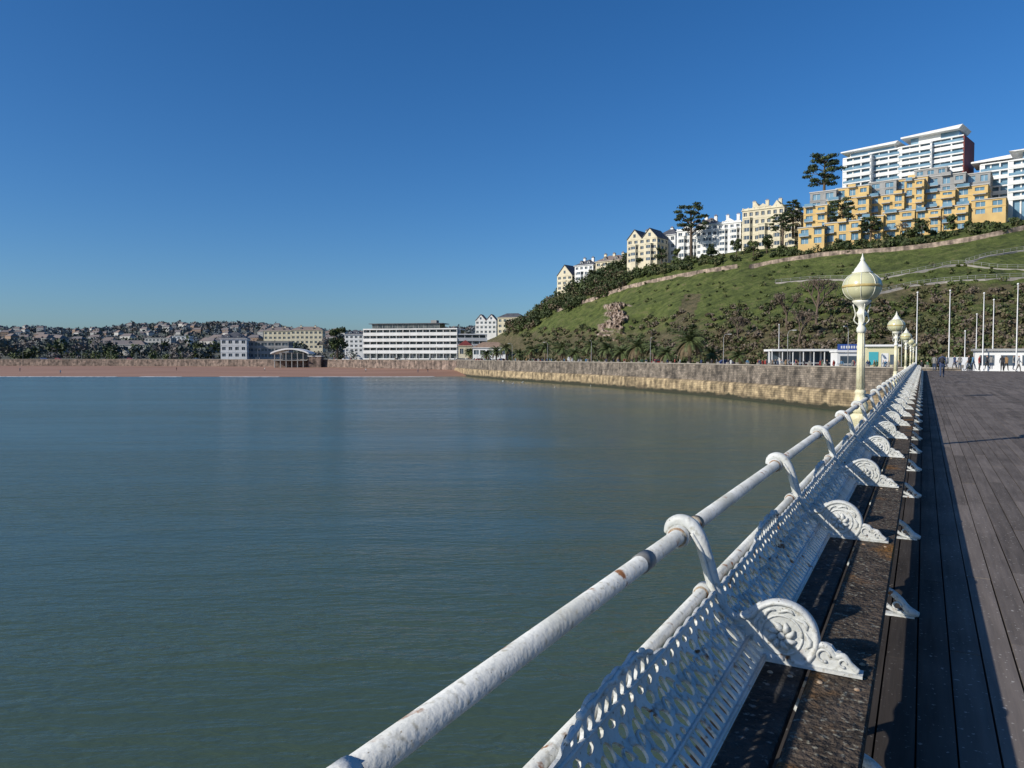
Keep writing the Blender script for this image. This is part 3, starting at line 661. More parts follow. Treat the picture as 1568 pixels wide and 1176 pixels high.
for i in range(300):
    px=R.uniform(745,1640); D=itp(HT,px,1)-R.uniform(0,6)
    p=S(px,546,D); s=R.uniform(1,2.2)
    mb.leaves((p.x,p.y,GZ+s*.5),(s,s,s*.9),110,.5,R.choice([LF_D,LF_B,LF_M,LF_O]),.3)
for i in range(170):
    px=R.uniform(-200,740); D=R.uniform(462,540); p=S(px,546,D); s=R.uniform(2,4.5)
    if 330<px<450 and D<460: continue
    if 540<px<700: continue
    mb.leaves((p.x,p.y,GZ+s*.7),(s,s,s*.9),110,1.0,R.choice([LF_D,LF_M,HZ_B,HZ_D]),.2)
mb.obj("promenade_shrubs")
# palms
def palm_mesh(h,r,nf,seed):
    q=random.Random(seed); mb=MB(); mb.tube([(0,0,-.3),(0.05,0,h*.5),(0,0,h)],[.42,.33,.45],BARK,9)
    for i in range(nf):
        a=q.uniform(0,6.28); e=q.uniform(-.45,1.35); L=r*q.uniform(.85,1.1); P=[];p=Vector((0,0,h)); m=PALMD if e<-.25 else PALM
        for s in range(9):
            P.append(p.copy()); ee=e-s*.17; p=p+Vector((math.cos(a)*math.cos(ee),math.sin(a)*math.cos(ee),math.sin(ee)))*L/8
        mb.tube(P,[.06-.005*s for s in range(9)],m,3,caps=False)
        side=Vector((-math.sin(a),math.cos(a),0))
        for s in range(1,9):
            for u in (0,.5):
                c=P[s-1].lerp(P[s],u); d=(P[s]-P[s-1]).normalized(); ll=.7*math.sin(math.pi*(s+u)/10)+.15
                for sg in (-1,1):
                    t=c+(side*sg*.8+d*.6-Vector((0,0,.3)))*ll; mb.add([c-d*.13,c+d*.13,t],[(0,1,2)],m)
    return mb.mesh("palm")
PM=[palm_mesh(5.0,4.4,64,1),palm_mesh(3.6,3.9,58,2),palm_mesh(6.0,4.0,58,3)]
for i,(px,D,s,k) in enumerate([(1056,168,1.12,0),(1090,174,.75,1),(975,196,.95,0),(952,203,.9,1),(1000,191,.75,2),(930,212,.85,0),(905,225,.85,2),(880,236,.85,1),(860,246,.9,0),(835,258,.85,2),(815,269,.85,0),(795,282,.85,1),(775,291,.9,2),(760,302,.85,0),(745,313,.85,1),(1130,163,.6,1),(1020,181,.8,1),(640,372,.8,2),(720,345,.8,0)]):
    p=S(px,546,D); put(PM[k],"palm_tree",T((p.x,p.y,GZ))@RZ(R.uniform(0,6))@Matrix.Scale(s,4))
# ------------------------------------------------------------ pier deck
def deck_mat():
    m=bpy.data.materials.new("deck_planks"); m.use_nodes=True; nt=m.node_tree; L=nt.links; b=nt.nodes["Principled BSDF"]; b.inputs["Roughness"].default_value=.9; b.inputs["Specular IOR Level"].default_value=.12
    tc=nd(nt,"ShaderNodeTexCoord"); sp=nd(nt,"ShaderNodeSeparateXYZ"); L.new(tc.outputs["Object"],sp.inputs[0])
    def ma(op,a,bb=0):
        x=nd(nt,"ShaderNodeMath",operation=op)
        for i,q in enumerate((a,bb)):
            if isinstance(q,(int,float)): x.inputs[i].default_value=q
            else: L.new(q,x.inputs[i])
        return x.outputs[0]
    fx=ma('FLOOR',ma('DIVIDE',sp.outputs[0],.15)); fy=ma('FLOOR',ma('DIVIDE',ma('ADD',sp.outputs[1],ma('MULTIPLY',fx,1.37)),3.0))
    cb=nd(nt,"ShaderNodeCombineXYZ"); L.new(fx,cb.inputs[0]); L.new(fy,cb.inputs[1]); wn=nd(nt,"ShaderNodeTexWhiteNoise",noise_dimensions='2D'); L.new(cb.outputs[0],wn.inputs["Vector"])
    mp=nd(nt,"ShaderNodeMapping"); mp.inputs["Scale"].default_value=(22,1.3,1); L.new(tc.outputs["Object"],mp.inputs["Vector"])
    t=nd(nt,"ShaderNodeTexNoise"); t.inputs["Scale"].default_value=1; t.inputs["Detail"].default_value=8; L.new(mp.outputs[0],t.inputs["Vector"])
    t2=nd(nt,"ShaderNodeTexNoise"); t2.inputs["Scale"].default_value=.9; t2.inputs["Detail"].default_value=6; L.new(tc.outputs["Object"],t2.inputs["Vector"])
    v=ma('ADD',ma('MULTIPLY',wn.outputs["Value"],.22),ma('ADD',ma('MULTIPLY',t.outputs["Fac"],.45),ma('MULTIPLY',t2.outputs["Fac"],.45)))
    r=nd(nt,"ShaderNodeValToRGB"); e=r.color_ramp.elements; e[0].position=.3; e[0].color=(.065,.055,.048,1); e[1].position=.8; e[1].color=(.22,.188,.165,1); L.new(v,r.inputs[0])
    vo=nd(nt,"ShaderNodeTexNoise"); vo.inputs["Scale"].default_value=38; vo.inputs["Detail"].default_value=3; L.new(tc.outputs["Object"],vo.inputs["Vector"])
    mr=nd(nt,"ShaderNodeMapRange"); mr.inputs["From Min"].default_value=.65; mr.inputs["From Max"].default_value=.70; L.new(vo.outputs["Fac"],mr.inputs["Value"])
    x=nd(nt,"ShaderNodeMix",data_type='RGBA'); x.inputs["B"].default_value=(.42,.39,.35,1); L.new(r.outputs[0],x.inputs["A"]); L.new(mr.outputs[0],x.inputs["Factor"])
    # bench shadow painted into the deck colour along the damp, mossy strip
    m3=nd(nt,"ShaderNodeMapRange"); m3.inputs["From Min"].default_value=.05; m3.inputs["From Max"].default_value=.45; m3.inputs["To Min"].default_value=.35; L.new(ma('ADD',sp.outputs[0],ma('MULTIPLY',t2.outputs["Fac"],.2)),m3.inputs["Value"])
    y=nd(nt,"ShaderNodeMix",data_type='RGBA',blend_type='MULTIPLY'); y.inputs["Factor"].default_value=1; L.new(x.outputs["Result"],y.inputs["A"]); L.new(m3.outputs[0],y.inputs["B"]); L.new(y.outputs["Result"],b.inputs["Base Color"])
    bp=nd(nt,"ShaderNodeBump"); bp.inputs["Strength"].default_value=.6; bp.inputs["Distance"].default_value=.01; L.new(t.outputs["Fac"],bp.inputs["Height"]); L.new(bp.outputs[0],b.inputs["Normal"])
    return m
DM=deck_mat(); DK=mat("dark_timber",(.02,.018,.016),(.035,.03,.028),4,.9,spec=.1); mb=MB()
for i in range(-4,72):
    x0=i*.15; off=(i*1.37)%3.0; y=-6-off
    while y<96:
        y1=min(y+3.0,97); 
        if y1>-6:
            dz=R.uniform(-.003,.003); g_=R.uniform(.003,.006); mb.box((x0+g_,max(y,-6)+.003,-.04+dz),(x0+.15-g_,y1-.003,dz),DM)
        y+=3.0
mb.box((-.62,-6,-.4),(10.9,97,-.05),DK); 
for t in range(0,96,8):
    for x in (-.3,5,10.5): mb.tube([(x,t,-8.5),(x,t,-.3)],.2,DK,8)
mb.obj("pier_deck",PIER)
# ------------------------------------------------------------ bench module (bracket, openwork back, seat)
def smooth_path(P,n=5):
    P=[Vector(p) for p in P]; out=[]
    for i in range(len(P)-1):
        a=P[max(i-1,0)];b=P[i];c=P[i+1];d=P[min(i+2,len(P)-1)]
        for j in range(n):
            t=j/n; out.append(.5*((2*b)+(c-a)*t+(2*a-5*b+4*c-d)*t*t+(3*b-a-3*c+d)*t**3))
    return out+[P[-1]]
BAY=2.2; HR=(-.844,.881); R2=(-.748,.668)
mb=MB()
# panel: slopes up from the seat, then curls upright in front of the lower rail
PT=[];x_,z_=-.500,.456
for i in range(101):
    v=i*.005; PT.append((v,x_,z_)); an=math.radians(138-46*min(1,max(0,(v-.20)/.12))); x_+=math.cos(an)*.005; z_+=math.sin(an)*.005
def pan(u,v,o=0.0):
    x=itp(PT,v,1); z=itp(PT,v,2); an=math.radians(138-46*min(1,max(0,(v-.20)/.12)))
    return Vector((x+math.sin(an)*o,u,z-math.cos(an)*o))
PL=.318
def field(u,v):
    e=math.exp(-((u-1.1)/.30)**4)
    vt=PL-.012+.010*abs(math.sin(math.pi*u/.11))+e*(.06+.024*abs(math.cos(math.pi*(u-1.1)/.15))**.6)
    f=min(vt-v,v+.001)
    q=(u%.055)-.0275
    f=min(f,((abs(q)/.0165)**3+(abs(v-.055)/.034)**3-1)*.012)
    p=.22; k=math.floor(u/p)*p; uu=u-k
    H=[(.11,.150,.024,.034,0),(.11,.230,.022,.028,0),(.062,.128,.018,.030,.6),(.158,.128,.018,.030,-.6),(.058,.205,.020,.040,-.6),(.162,.205,.020,.040,.6),(0,.168,.026,.028,0),(.22,.168,.026,.028,0),(.0,.238,.026,.020,0),(.22,.238,.026,.020,0),(.022,.112,.013,.012,0),(.198,.112,.013,.012,0),(.040,.276,.022,.013,.3),(.18,.276,.022,.013,-.3),(.11,.284,.018,.014,0)]
    if e>.5: H=H+[(.11,.335,.024,.024,0),(.0,.328,.020,.026,0),(.22,.328,.020,.026,0),(.055,.332,.015,.022,.4),(.165,.332,.015,.022,-.4)]
    for cx,cy,a,b,th in H:
        dx=uu-cx;dy=v-cy;c,s=math.cos(th),math.sin(th);X=dx*c+dy*s;Y=-dx*s+dy*c
        f=min(f,(math.sqrt((X/a)**2+(Y/b)**2)-1)*min(a,b))
    return f
g=.0088; nu=int(BAY/g)+1; nv=int(.42/g)+1; FV=[[field(i*g,j*g) for j in range(nv)] for i in range(nu)]
V=[];Fc=[];key={}
def vid(u,v):
    k=(round(u*1e5),round(v*1e5))
    if k not in key: key[k]=len(V); V.append(pan(u,v))
    return key[k]
for i in range(nu-1):
    for j in range(nv-1):
        cs=[(i*g,j*g,FV[i][j]),((i+1)*g,j*g,FV[i+1][j]),((i+1)*g,(j+1)*g,FV[i+1][j+1]),(i*g,(j+1)*g,FV[i][j+1])]
        if all(c[2]<=0 for c in cs): continue
        poly=[]
        for a in range(4):
            c=cs[a];d=cs[(a+1)%4]
            if c[2]>0: poly.append((c[0],c[1]))
            if (c[2]>0)!=(d[2]>0): t=c[2]/(c[2]-d[2]); poly.append((c[0]+(d[0]-c[0])*t,c[1]+(d[1]-c[1])*t))
        ids=[]
        for u,v in poly:
            q=vid(u,v)
            if q not in ids: ids.append(q)
        if len(ids)>2: Fc.append(ids)
me=bpy.data.meshes.new("tmp"); me.from_pydata([tuple(v) for v in V],[],Fc); to=put(me,"tmp"); md=to.modifiers.new("s",'SOLIDIFY'); md.thickness=.010; md.offset=0
ev=to.evaluated_get(bpy.context.evaluated_depsgraph_get()).to_mesh()
mb.add([tuple(v.co) for v in ev.vertices],[tuple(p.vertices) for p in ev.polygons],IRON); bpy.data.objects.remove(to)
# relief scrolls on the panel (camera side)
on_panel=lambda u,v,o=.006: pan(u,v,o)
for k in range(10):
    for sg in (-1,1):
        P=[]
        for s in range(14):
            t=s/13; a=t*4.6; r=.040*(1-t*.7); P.append(on_panel(k*.22+.11+sg*(.052+r*math.cos(a)*.75),.168+r*math.sin(a)*1.25))
        mb.tube(P,.0055,IRON,5)
    mb.ball(on_panel(k*.22+.11,.192),.013,IRON,k=8,h=5); mb.ball(on_panel(k*.22+.0,.203),.012,IRON,k=8,h=5)
for s in (.094,.012): mb.tube([on_panel(0,s,.005),on_panel(BAY,s,.005)],.007,IRON,6)
mb.tube([on_panel(i*BAY/40,PL-.012,.004) for i in range(41)],.007,IRON,6)
mb.tube([on_panel(.80+.6*i/30,PL-.005+.062*math.exp(-((i/30-.5)/.5)**4)+.010*abs(math.cos(i*.55))) for i in range(31)],.008,IRON,6)
for q in (-.22,-.15,-.07,.0,.07,.15,.22): mb.ball(on_panel(1.1+q,PL+.055),.012,IRON,k=8,h=5)
# bracket (t=0 plane), iron thickness along pier
arm=smooth_path([(-.895,0,.885),(-.882,0,.925),(-.845,0,.944),(-.80,0,.932),(-.765,0,.885),(-.735,0,.80),(-.715,0,.73),(-.695,0,.665),(-.66,0,.605),(-.61,0,.585),(-.565,0,.62),(-.52,0,.655)])
n=len(arm); mb.tube(arm,[.014+.014*math.sin(math.pi*min(1,i/n*1.15))**.7 for i in range(n)],IRON,10,flat=(.85,1))
mb.tube(smooth_path([(-.79,-.02,.90),(-.752,-.024,.84),(-.728,-.024,.77),(-.70,-.024,.69),(-.665,-.024,.62)]),.008,IRON,6)
mb.tube([(HR[0],-.035,HR[1]),(HR[0],.035,HR[1])],.045,IRON,18); mb.tube([(HR[0],-.041,HR[1]),(HR[0],.041,HR[1])],.039,RUST,18)
mb.tube([(R2[0],-.03,R2[1]),(R2[0],.03,R2[1])],.034,IRON,16); mb.tube([(R2[0],-.036,R2[1]),(R2[0],.036,R2[1])],.029,RUST,16)
mb.extr([(-.715,.70),(-.735,.64),(-.68,.57),(-.62,.50),(-.56,.455),(-.40,.452),(-.42,.52),(-.52,.60),(-.62,.585),(-.665,.62),(-.69,.68)],-.012,.012,IRON)
mb.tube(smooth_path([(-.725,-.008,.65),(-.675,-.01,.565),(-.615,-.01,.50),(-.55,-.01,.465),(-.44,-.01,.462)]),.017,IRON,8)
mb.tube([( -.60+.035*(1-t*.12)*math.cos(t*1.1+1),-.015,.535+.03*(1-t*.12)*math.sin(t*1.1+1)) for t in np.linspace(0,6,20)],.006,IRON,5)
# scroll disc
dc=(-.448,.552); rd=.118
disc=[(dc[0]+rd*math.cos(t),max(.453,dc[1]+rd*math.sin(t))) for t in np.linspace(-.93,math.pi+.93,34)]
mb.extr(disc,-.015,.015,IRON)
rim=smooth_path([(-.60,0,.60)]+[(dc[0]+(rd+.004)*math.cos(t),0,dc[1]+(rd+.004)*math.sin(t)) for t in np.linspace(math.pi*.86,-.9,14)]+[(-.43,0,.463)],3)
mb.tube(rim,[.016]*len(rim),IRON,8,flat=(1.7,.8))
mb.tube([(dc[0]+.074*math.cos(t),-.016,dc[1]+.002+.074*math.sin(t)) for t in np.linspace(0,2*math.pi,26)],.005,IRON,6)
for i in range(8):
    t=i*math.pi/4; P=[(dc[0]+(.018+.012*s)*math.cos(t+s*.18),-.018-.004*math.sin(s),dc[1]+(.018+.012*s)*math.sin(t+s*.18)) for s in range(4)]; mb.tube(P,[.008,.013,.011,.004],IRON,6)
mb.ball((dc[0],-.02,dc[1]),(.015,.012,.015),IRON)
for i in range(6):
    t=-.35+i*.72; P=[(dc[0]+(.095+.008*math.sin(s*1.2))*math.cos(t+s*.16),-.017,dc[1]+(.095+.008*math.sin(s*1.2))*math.sin(t+s*.16)) for s in range(5)]; mb.tube(P,[.003,.007,.008,.006,.003],IRON,6)
# leaf foot running to the seat front
mb.extr([(-.36,.453),(-.345,.50),(-.325,.535),(-.30,.548),(-.275,.542),(-.262,.525),(-.245,.522),(-.225,.505),(-.20,.47),(-.185,.466),(-.18,.453)],-.014,.014,IRON)
mb.tube(smooth_path([(-.35,-.008,.49),(-.318,-.008,.538),(-.285,-.008,.535),(-.262,-.008,.505),(-.235,-.008,.513),(-.21,-.008,.485),(-.185,-.008,.465)]),.012,IRON,7)
mb.tube([(-.30+.022*math.cos(t),-.017,.505+.022*math.sin(t)) for t in np.linspace(0,5.2,14)],.006,IRON,5)
mb.tube([(-.235+.014*math.cos(t),-.017,.488+.014*math.sin(t)) for t in np.linspace(0,5.2,12)],.005,IRON,5)
mb.box((-.58,-.03,.448),(-.17,.03,.459),IRON)
# leg under seat
leg=smooth_path([(-.54,0,.40),(-.44,0,.34),(-.34,0,.24),(-.24,0,.165),(-.16,0,.145),(-.10,0,.10),(-.05,0,.04),(.005,0,.022)])
mb.tube(leg,[.024]*(len(leg)-8)+[.026,.028,.03,.03,.028,.024,.02,.016],IRON,8,flat=(1,.9)); mb.tube(smooth_path([(-.16,0,.145),(-.19,0,.08),(-.13,0,.03),(-.02,0,.015)]),.014,IRON,7)
mb.tube([(-.115+.022*math.cos(t),-.02,.065+.022*math.sin(t)) for t in np.linspace(0,5.2,14)],.007,IRON,5)
mb.box((-.2,-.03,.0),(-.02,.03,.012),IRON)
mb.tube(smooth_path([(-.54,0,.42),(-.56,0,.25),(-.54,0,0)]),.024,IRON,8); mb.box((-.55,-.02,.375),(-.15,.02,.399),IRON)
# seat planks (softened edges)
def plank(x0,x1,y0,y1,z0,z1,m):
    c=.006; pr=[(x0,z0),(x1,z0),(x1,z1-c),(x1-c,z1),(x0+c,z1),(x0,z1-c)]; mb.extr(pr,y0,y1,m)
plank(-.505,-.365,.005,BAY-.005,.402,.447,WOODI); plank(-.345,-.135,.004,BAY-.004,.400,.445,WOODO)
for y in (.12,BAY-.12):
    for x in (-.47,-.40,-.30,-.18): mb.ball((x,y,.446),(.012,.012,.006),RUST,k=8,h=4)
bm_=mb.mesh("pier_bench")
for k in range(-2,42): put(bm_,"pier_bench",PIER@T((0,2.9+k*BAY,0)))
# continuous rails
mb=MB()
mb.tube([(HR[0],-4,HR[1]),(HR[0],95,HR[1])],.031,IRON,20); mb.tube([(R2[0],-4,R2[1]),(R2[0],95,R2[1])],.023,IRON,16)
mb.tube([(HR[0],2.42,HR[1]),(HR[0],2.50,HR[1])],.0345,TAPE,20)
for k in range(-1,41): mb.tube([(HR[0],2.9+k*BAY+.20,HR[1]),(HR[0],2.9+k*BAY+.25,HR[1])],.035,RUST if k%2==0 else IRON,18)
mb.box((-.80,-6,-.25),(-.62,96,-.02),DK)
mb.obj("pier_railing",PIER)
# ------------------------------------------------------------ lamps
def lamp_mesh():
    mb=MB()
    mb.rev([(.13,-.3),(.13,.55),(.16,.58),(.16,.66),(.10,.70)],LAMPP,8)
    mb.rev([(.10,.70),(.125,.76),(.13,.84),(.10,.90),(.085,.98),(.075,1.02),(.085,1.04),(.085,1.07),(.068,1.10)],LAMPP,18)
    mb.rev([(.066,1.08),(.052,2.12)],LAMPP,18)
    for j in range(10):
        t=j*math.pi/5; mb.tube([(.062*math.cos(t),.062*math.sin(t),1.12),(.050*math.cos(t),.050*math.sin(t),2.08)],.007,LAMPP,5)
    mb.rev([(.052,2.05),(.075,2.09),(.075,2.14),(.055,2.17),(.048,2.2),(.05,2.32),(.075,2.35),(.085,2.40),(.06,2.43),(.05,2.47),(.07,2.51),(.11,2.54),(.14,2.57),(.15,2.60),(.13,2.61)],LAMPW,20)
    for j in range(4):
        t=j*math.pi/2+.4; P=[(.05*math.cos(t),.05*math.sin(t),2.2),(.12*math.cos(t),.12*math.sin(t),2.27),(.10*math.cos(t),.10*math.sin(t),2.38),(.14*math.cos(t),.14*math.sin(t),2.54)]; mb.tube(smooth_path(P),.010,LAMPW,5)
    pr=[(.30*math.cos(a)**.85,2.84+.245*math.sin(a)) for a in np.linspace(-1.2,1.2,21)]
    mb.rev(pr,LAMPG,28)
    mb.rev([(.302,2.82),(.312,2.83),(.312,2.855),(.302,2.865)],BRASS,28)
    for j in range(8):
        t=j*math.pi/4; mb.tube([(r*1.008*math.cos(t),r*1.008*math.sin(t),z) for r,z in pr],.006,LAMPW,5)
    mb.rev([(.14,3.055),(.165,3.065),(.16,3.085),(.13,3.10),(.125,3.13),(.095,3.17),(.05,3.24),(.028,3.28),(.036,3.295),(.028,3.31),(.012,3.35),(.004,3.40)],LAMPW,20)
    return mb.mesh("street_lamp")
lm=lamp_mesh()
for t in (13.8,31.8,49.8,67.8,85.8): put(lm,"street_lamp",PIER@T((-.93,t,-.06)))
# ------------------------------------------------------------ people
SKIN=mat("skin",(.45,.28,.2)); HAIR=mat("hair",(.06,.04,.03)); SHOE=mat("shoes",(.03,.03,.03))
COATS=[mat("coat_%d"%i,c,tuple(x*.75 for x in c),3,.8) for i,c in enumerate([(.03,.05,.12),(.02,.02,.025),(.35,.05,.04),(.25,.24,.22),(.06,.13,.08),(.5,.5,.48),(.10,.22,.35),(.3,.18,.08)])]
TROU=[mat("trousers_%d"%i,c) for i,c in enumerate([(.03,.05,.10),(.02,.02,.02),(.10,.09,.08)])]
def person_geo(step,arm_,back=False):
    v=[(0,0,.95),(0,0,1.12),(0,-.01,1.32),(0,0,1.43),(0,-.01,1.52),(0,-.02,1.60),(0,-.015,1.70)]; r=[(.15,.12),(.135,.11),(.165,.12),(.12,.09),(.055,.055),(.075,.09),(.07,.085)]
    e=[(0,1),(1,2),(2,3),(3,4),(4,5),(5,6)]
    for sx,st in ((-1,step),(1,-step)):
        i=len(v); v+=[(sx*.09,0,.9),(sx*.095,-st*.5-.03,.5),(sx*.10,-st*.95+.04,.10+max(0,-st)*.12),(sx*.11,-st*.95-.14,.04+max(0,-st)*.05)]; r+=[(.095,.10),(.062,.065),(.042,.045),(.04,.03)]; e+=[(0,i),(i,i+1),(i+1,i+2),(i+2,i+3)]
        i=len(v); v+=[(sx*.17,0,1.43),(sx*.225,st*.35*arm_+.02,1.16),(sx*.23,st*.7*arm_-.08,.95),(sx*.225,st*.8*arm_-.11,.86)]; r+=[(.065,.065),(.048,.048),(.034,.034),(.04,.02)]; e+=[(3,i),(i,i+1),(i+1,i+2),(i+2,i+3)]
    me=bpy.data.meshes.new("p"); me.from_pydata(v,e,[]); o=put(me,"tmp"); m=o.modifiers.new("k",'SKIN'); sv=me.skin_vertices[0].data
    for q,rr in zip(sv,r): q.radius=rr; q.use_root=False
    sv[0].use_root=True; o.modifiers.new("s",'SUBSURF').levels=2
    ev=o.evaluated_get(bpy.context.evaluated_depsgraph_get()).to_mesh(); V=[tuple(x.co) for x in ev.vertices]; Fc=[tuple(p.vertices) for p in ev.polygons]; bpy.data.objects.remove(o); return V,Fc
GEO=[person_geo(.0,1),person_geo(.25,1),person_geo(.34,1)]
def person_mesh(gi,coat,tr,pack=False):
    V,Fc=GEO[gi]; V=np.array(V); mb=MB(); gr={}
    for f in Fc:
        c=V[list(f)].mean(0)
        if c[2]>1.53: m=HAIR if (c[2]>1.70 or c[1]>.02) else SKIN
        elif abs(c[0])>.19 and c[2]<.93: m=SKIN
        elif c[2]>.84: m=coat
        elif c[2]<.09: m=SHOE
        else: m=tr
        gr.setdefault(m.name,(m,[]))[1].append(f)
    for m,fs in gr.values(): mb.add(V,fs,m,True)
    mb.ball((0,-.105,1.62),(.014,.02,.02),SKIN,k=6,h=4)
    for s in (-1,1): mb.ball((s*.078,0,1.63),(.012,.02,.03),SKIN,k=6,h=4)
    if pack: mb.ball((0,.17,1.25),(.15,.10,.22),COATS[1])
    return mb.mesh("person")
PMH=[person_mesh(R.randrange(3),COATS[i%8],TROU[i%3]) for i in range(10)]
wk=person_mesh(2,COATS[0],TROU[0],True)
def on_pier(px,D):  # ground plan position
    x=XY(px,D); return T((x,D,6.0))
put(wk,"walking_person",on_pier(1443,56)@RZ(math.pi-A)@Matrix.Scale(1.06,4))
for px,D in ((1431,82),(1436,84),(1462,88),(1470,90),(1484,86),(1490,91),(1500,84),(1512,88),(1518,92),(1535,80),(1541,83),(1552,88),(1560,76),(1450,93)): put(R.choice(PMH),"person",on_pier(px,D)@RZ(R.uniform(0,6.3)))
for i in range(110):
    k=R.uniform(0,len(near)-1.01); a,b=near[int(k)],near[int(k)+1]; t=k-int(k); x=a[0]+(b[0]-a[0])*t; y=a[1]+(b[1]-a[1])*t; q=1+R.uniform(.01,.05)
    put(R.choice(PMH),"person",T((x*q+R.uniform(.6,2),y*q,GZ))@RZ(R.uniform(0,6.3)))
for i in range(50):
    px=R.uniform(120,700); D=itp(farwall,px)+R.uniform(1.5,6); p=S(px,546,D); put(R.choice(PMH),"person",T((p.x,p.y,GZ))@RZ(R.uniform(0,6.3)))
for px,D in ((92,300),(405,330),(560,310),(30,330),(270,340),(640,300),(655,303)): 
    p=S(px,546,D); d0=itp(sh,px);d1=itp(farwall,px)+3; z=np.interp((D-d0)/(d1-d0),[0,.12,.4,.7,1],[0,.5,1.1,1.6,2]); put(R.choice(PMH),"person",T((p.x,p.y,z))@RZ(R.uniform(0,6.3)))
# ------------------------------------------------------------ cars
TYRE=mat("tyre",(.02,.02,.02))
def car_mesh(c,van=False):
    mb=MB()
    if van: body=[(-2.4,.3),(2.35,.3),(2.4,.9),(2.1,1.15),(1.6,2.05),(-2.35,2.1),(-2.42,.8)]; gl=[(1.0,1.2),(2.0,1.2),(1.58,1.9),(1.0,1.9)]
    else: body=[(-2.1,.3),(2.1,.3),(2.12,.62),(1.95,.82),(1.0,.95),(.35,1.42),(-1.3,1.45),(-1.95,1.0),(-2.12,.85)]; gl=[(-1.5,.98),(.85,.96),(.28,1.35),(-1.22,1.37)]
    mb.extr(body,-.85,.85,c); mb.extr(gl,-.87,.87,GLASS)
    if not van: mb.add([(.42,-.75,1.40),(.42,.75,1.40),(1.02,.8,.97),(1.02,-.8,.97)],[(0,1,2,3)],GLASS)
    for x in (-1.35,1.35):
        for y in (-.88,.72): mb.tube([(x,y,.33),(x,y+.16,.33)],.33,TYRE,14)
    return mb.mesh("car")
CC=[mat("car_paint_%d"%i,c,rough=.3) for i,c in enumerate([(.7,.7,.7),(.05,.05,.06),(.3,.03,.03),(.05,.1,.3),(.4,.41,.42)])]
CM=[car_mesh(c) for c in CC]; VAN=car_mesh(CC[0],True)
for px,D in ((68,456),(90,456),(510,402),(530,400),(575,372),(610,362),(705,345),(718,344),(735,330),(770,305),(820,286),(876,262),(1115,178),(1010,210),(300,450),(200,450)): 
    p=S(px,546,D); put(R.choice(CM),"parked_car",T((p.x,p.y,GZ))@RZ(R.uniform(-.2,.2)))
p=S(880,546,258); put(VAN,"parked_van",T((p.x,p.y,GZ))@RZ(.1)); p=S(1466,546,100); put(VAN,"parked_van",T((p.x,p.y,5.42))@RZ(1.2))
# ------------------------------------------------------------ beach shelter pavilion
mb=MB(); c=S(447,546,392); M=T((c.x,c.y,0))
mb.box((-9,0,1),(9,8,GZ+.4),W_FAR,M); mb.box((-9.3,-.4,GZ+.41),(9.3,8.3,GZ+.75),COP,M)
for x in (-8,-5,-2,1,4,7): mb.box((x-.2,-3.8,0),(x+.2,-3.4,9.6),GREYR,M)
mb.box((-9,-4,GZ),(9,0,GZ+.3),GREYR,M)
mb.box((-6,2,GZ),(6,7,9.7),GREYR,M); mb.box((-5,1.95,6.6),(5,2.05,9),GLASS,M)
pts=[(-10+20*i/20,9.6+2.4*math.sin(math.pi*i/20)**.8) for i in range(21)]
mb.extr(pts+[(x,z-.75) for x,z in reversed(pts)],-4.4,8.5,WHITE,M)
mb.box((9.2,-2.5,1),(16,3,7.6),W_FAR,M); mb.box((9,-2.8,7.61),(16.3,3.3,8),WHITE,M)
mb.obj("seafront_pavilion")
# ------------------------------------------------------------ cafe/kiosks by the pier entrance
CYAN=mat("teal_panel",(.05,.35,.4)); BLUE=mat("blue_sign",(.03,.08,.3)); KY=mat("kiosk_cream",(.62,.58,.36))
mb=MB(); c=S(1182,546,138); M=T((c.x,c.y,GZ))@RZ(-.12); L_=(1290-1182)/F*138
mb.box((0,0,3.2),(L_+.6,7,3.6),WHITE,M); mb.box((.6,3,0),(L_,6.6,3.2),GLASS,M)
for i in range(8): mb.box((i*L_/7,.2,0),(i*L_/7+.14,.36,3.2),WHITE,M); mb.box((i*L_/7,2.9,0),(i*L_/7+.3,3.05,3.2),WHITE,M)
mb.box((0.1,.22,.95),(L_,.3,1.05),WHITE,M)
for i in range(5): mb.box((1+i*2.5,1,.7),(2.2+i*2.5,1.9,.76),REDB,M); mb.tube([(1.6+i*2.5,1.45,0),(1.6+i*2.5,1.45,.7)],.06,TYRE,6,M=M)
mb.obj("promenade_cafe")
mb=MB(); c=S(1282,546,128); M=T((c.x,c.y,GZ))@RZ(-.1)
mb.box((0,0,0),(4.6,3.4,2.9),WHITE,M); mb.box((-.2,-.3,2.95),(4.8,3.6,3.3),WHITE,M); mb.box((0,-.25,3.31),(4.6,-.1,4.35),BLUE,M)
for i in range(9): mb.box((.5+i*.42,-.28,3.6),(.74+i*.42,-.255,4.05),WHITE,M)
mb.box((.5,-.06,1.0),(4.1,.05,2.3),GLASS,M); mb.box((.4,-.5,.85),(4.2,-.01,.95),WHITE,M); mb.obj("ticket_kiosk")
mb=MB(); c=S(1327,546,112); M=T((c.x,c.y,GZ))@RZ(-.3); W_=4.4
mb.box((0,0,0),(W_,3.4,3.7),KY,M); mb.box((-.25,-.4,3.71),(W_+.25,3.7,4.0),WHITE,M)
mb.box((.3,-.05,.9),(1.6,.05,2.9),CYAN,M); mb.box((2.0,-.05,.2),(3.0,.05,2.7),WHITE,M); mb.box((3.2,-.05,1.0),(4.2,.05,2.5),GLASS,M); mb.obj("beach_kiosk")
c=S(1530,546,108); mb=MB(); M=T((c.x,c.y,GZ))@RZ(-.5); mb.box((-3,0,0),(8,4,3.0),WHITE,M); mb.box((-3.3,-.4,3.01),(8.3,4.3,3.35),GREYR,M)
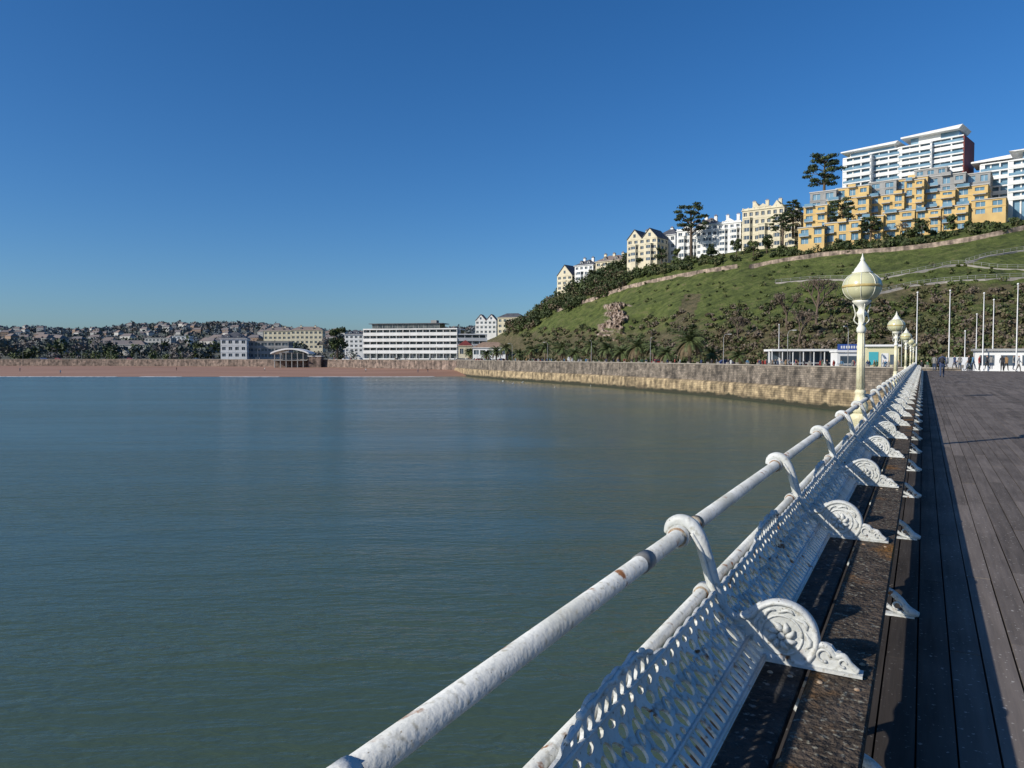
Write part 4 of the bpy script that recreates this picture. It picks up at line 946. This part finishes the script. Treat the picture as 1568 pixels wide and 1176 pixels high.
for i in range(4): mb.box((-2.4+i*2.6,-.06,.9),(-.6+i*2.6,.05,2.4),GLASS,M)
mb.obj("pier_kiosk")
# flagpoles
def pole_mesh(h,r=.09):
    mb=MB(); mb.rev([(.28,0),(.28,.15),(.16,.3),(r,.5),(r*.55,h-.1),(r*.5,h)],WHITE,10); mb.ball((0,0,h+.1),.14,WHITE,k=8,h=6); mb.box((-.02,.05,1.3),(.02,.12,1.6),GREYR); mb.tube([(0.13,0,1.4),(.08,0,h-.2)],.012,GREYR,3); return mb.mesh("flagpole")
for px,yt,D in ((1405,449,104),(1455,446,108),(1496,482,120),(1507,450,108),(1522,460,112),(1559,436,100),(1478,508,120),(1193,498,150)):
    p=S(px,yt,D); put(pole_mesh(p.z-GZ),"flagpole",T((p.x,D,GZ)))
def lampost():
    mb=MB(); mb.rev([(.16,0),(.1,.6),(.06,.8),(.045,6)],GREYR,8); mb.tube(smooth_path([(0,0,5.9),(.3,0,6.5),(1,0,6.6)]),.04,GREYR,5); mb.box((.8,-.12,6.5),(1.5,.12,6.66),GREYR); return mb.mesh("promenade_light")
PLM=lampost()
for x,y in dens(near,24)[1:-1]: put(PLM,"promenade_light",T((x*1.03+1,y*1.03,GZ))@RZ(R.uniform(0,6)))
for px in range(-100,700,45): D=itp(farwall,px)+8; put(PLM,"promenade_light",T((XY(px,D),D,GZ)))
# gulls on the water
mb=MB(); mb.ball((0,0,.1),(.24,.11,.11),WHITE,k=10,h=7); mb.ball((.24,0,.26),(.075,.06,.06),WHITE,k=8,h=6); mb.tube([(.16,0,.12),(.22,0,.25)],[.07,.05],WHITE,8); mb.tube([(.30,0,.26),(.38,0,.24)],[.02,.006],BRASS,6); mb.tube([(-.1,0,.17),(-.25,0,.17),(-.42,0,.15)],[.1,.07,.02],GREYR,8,flat=(.9,.4)); gm=mb.mesh("seagull")
for px,D in ((785,205),(800,215),(770,225),(850,180),(905,190)): p=S(px,546,D); put(gm,"seagull",T((p.x,D,0))@RZ(R.uniform(0,6))@Matrix.Scale(1.1,4))
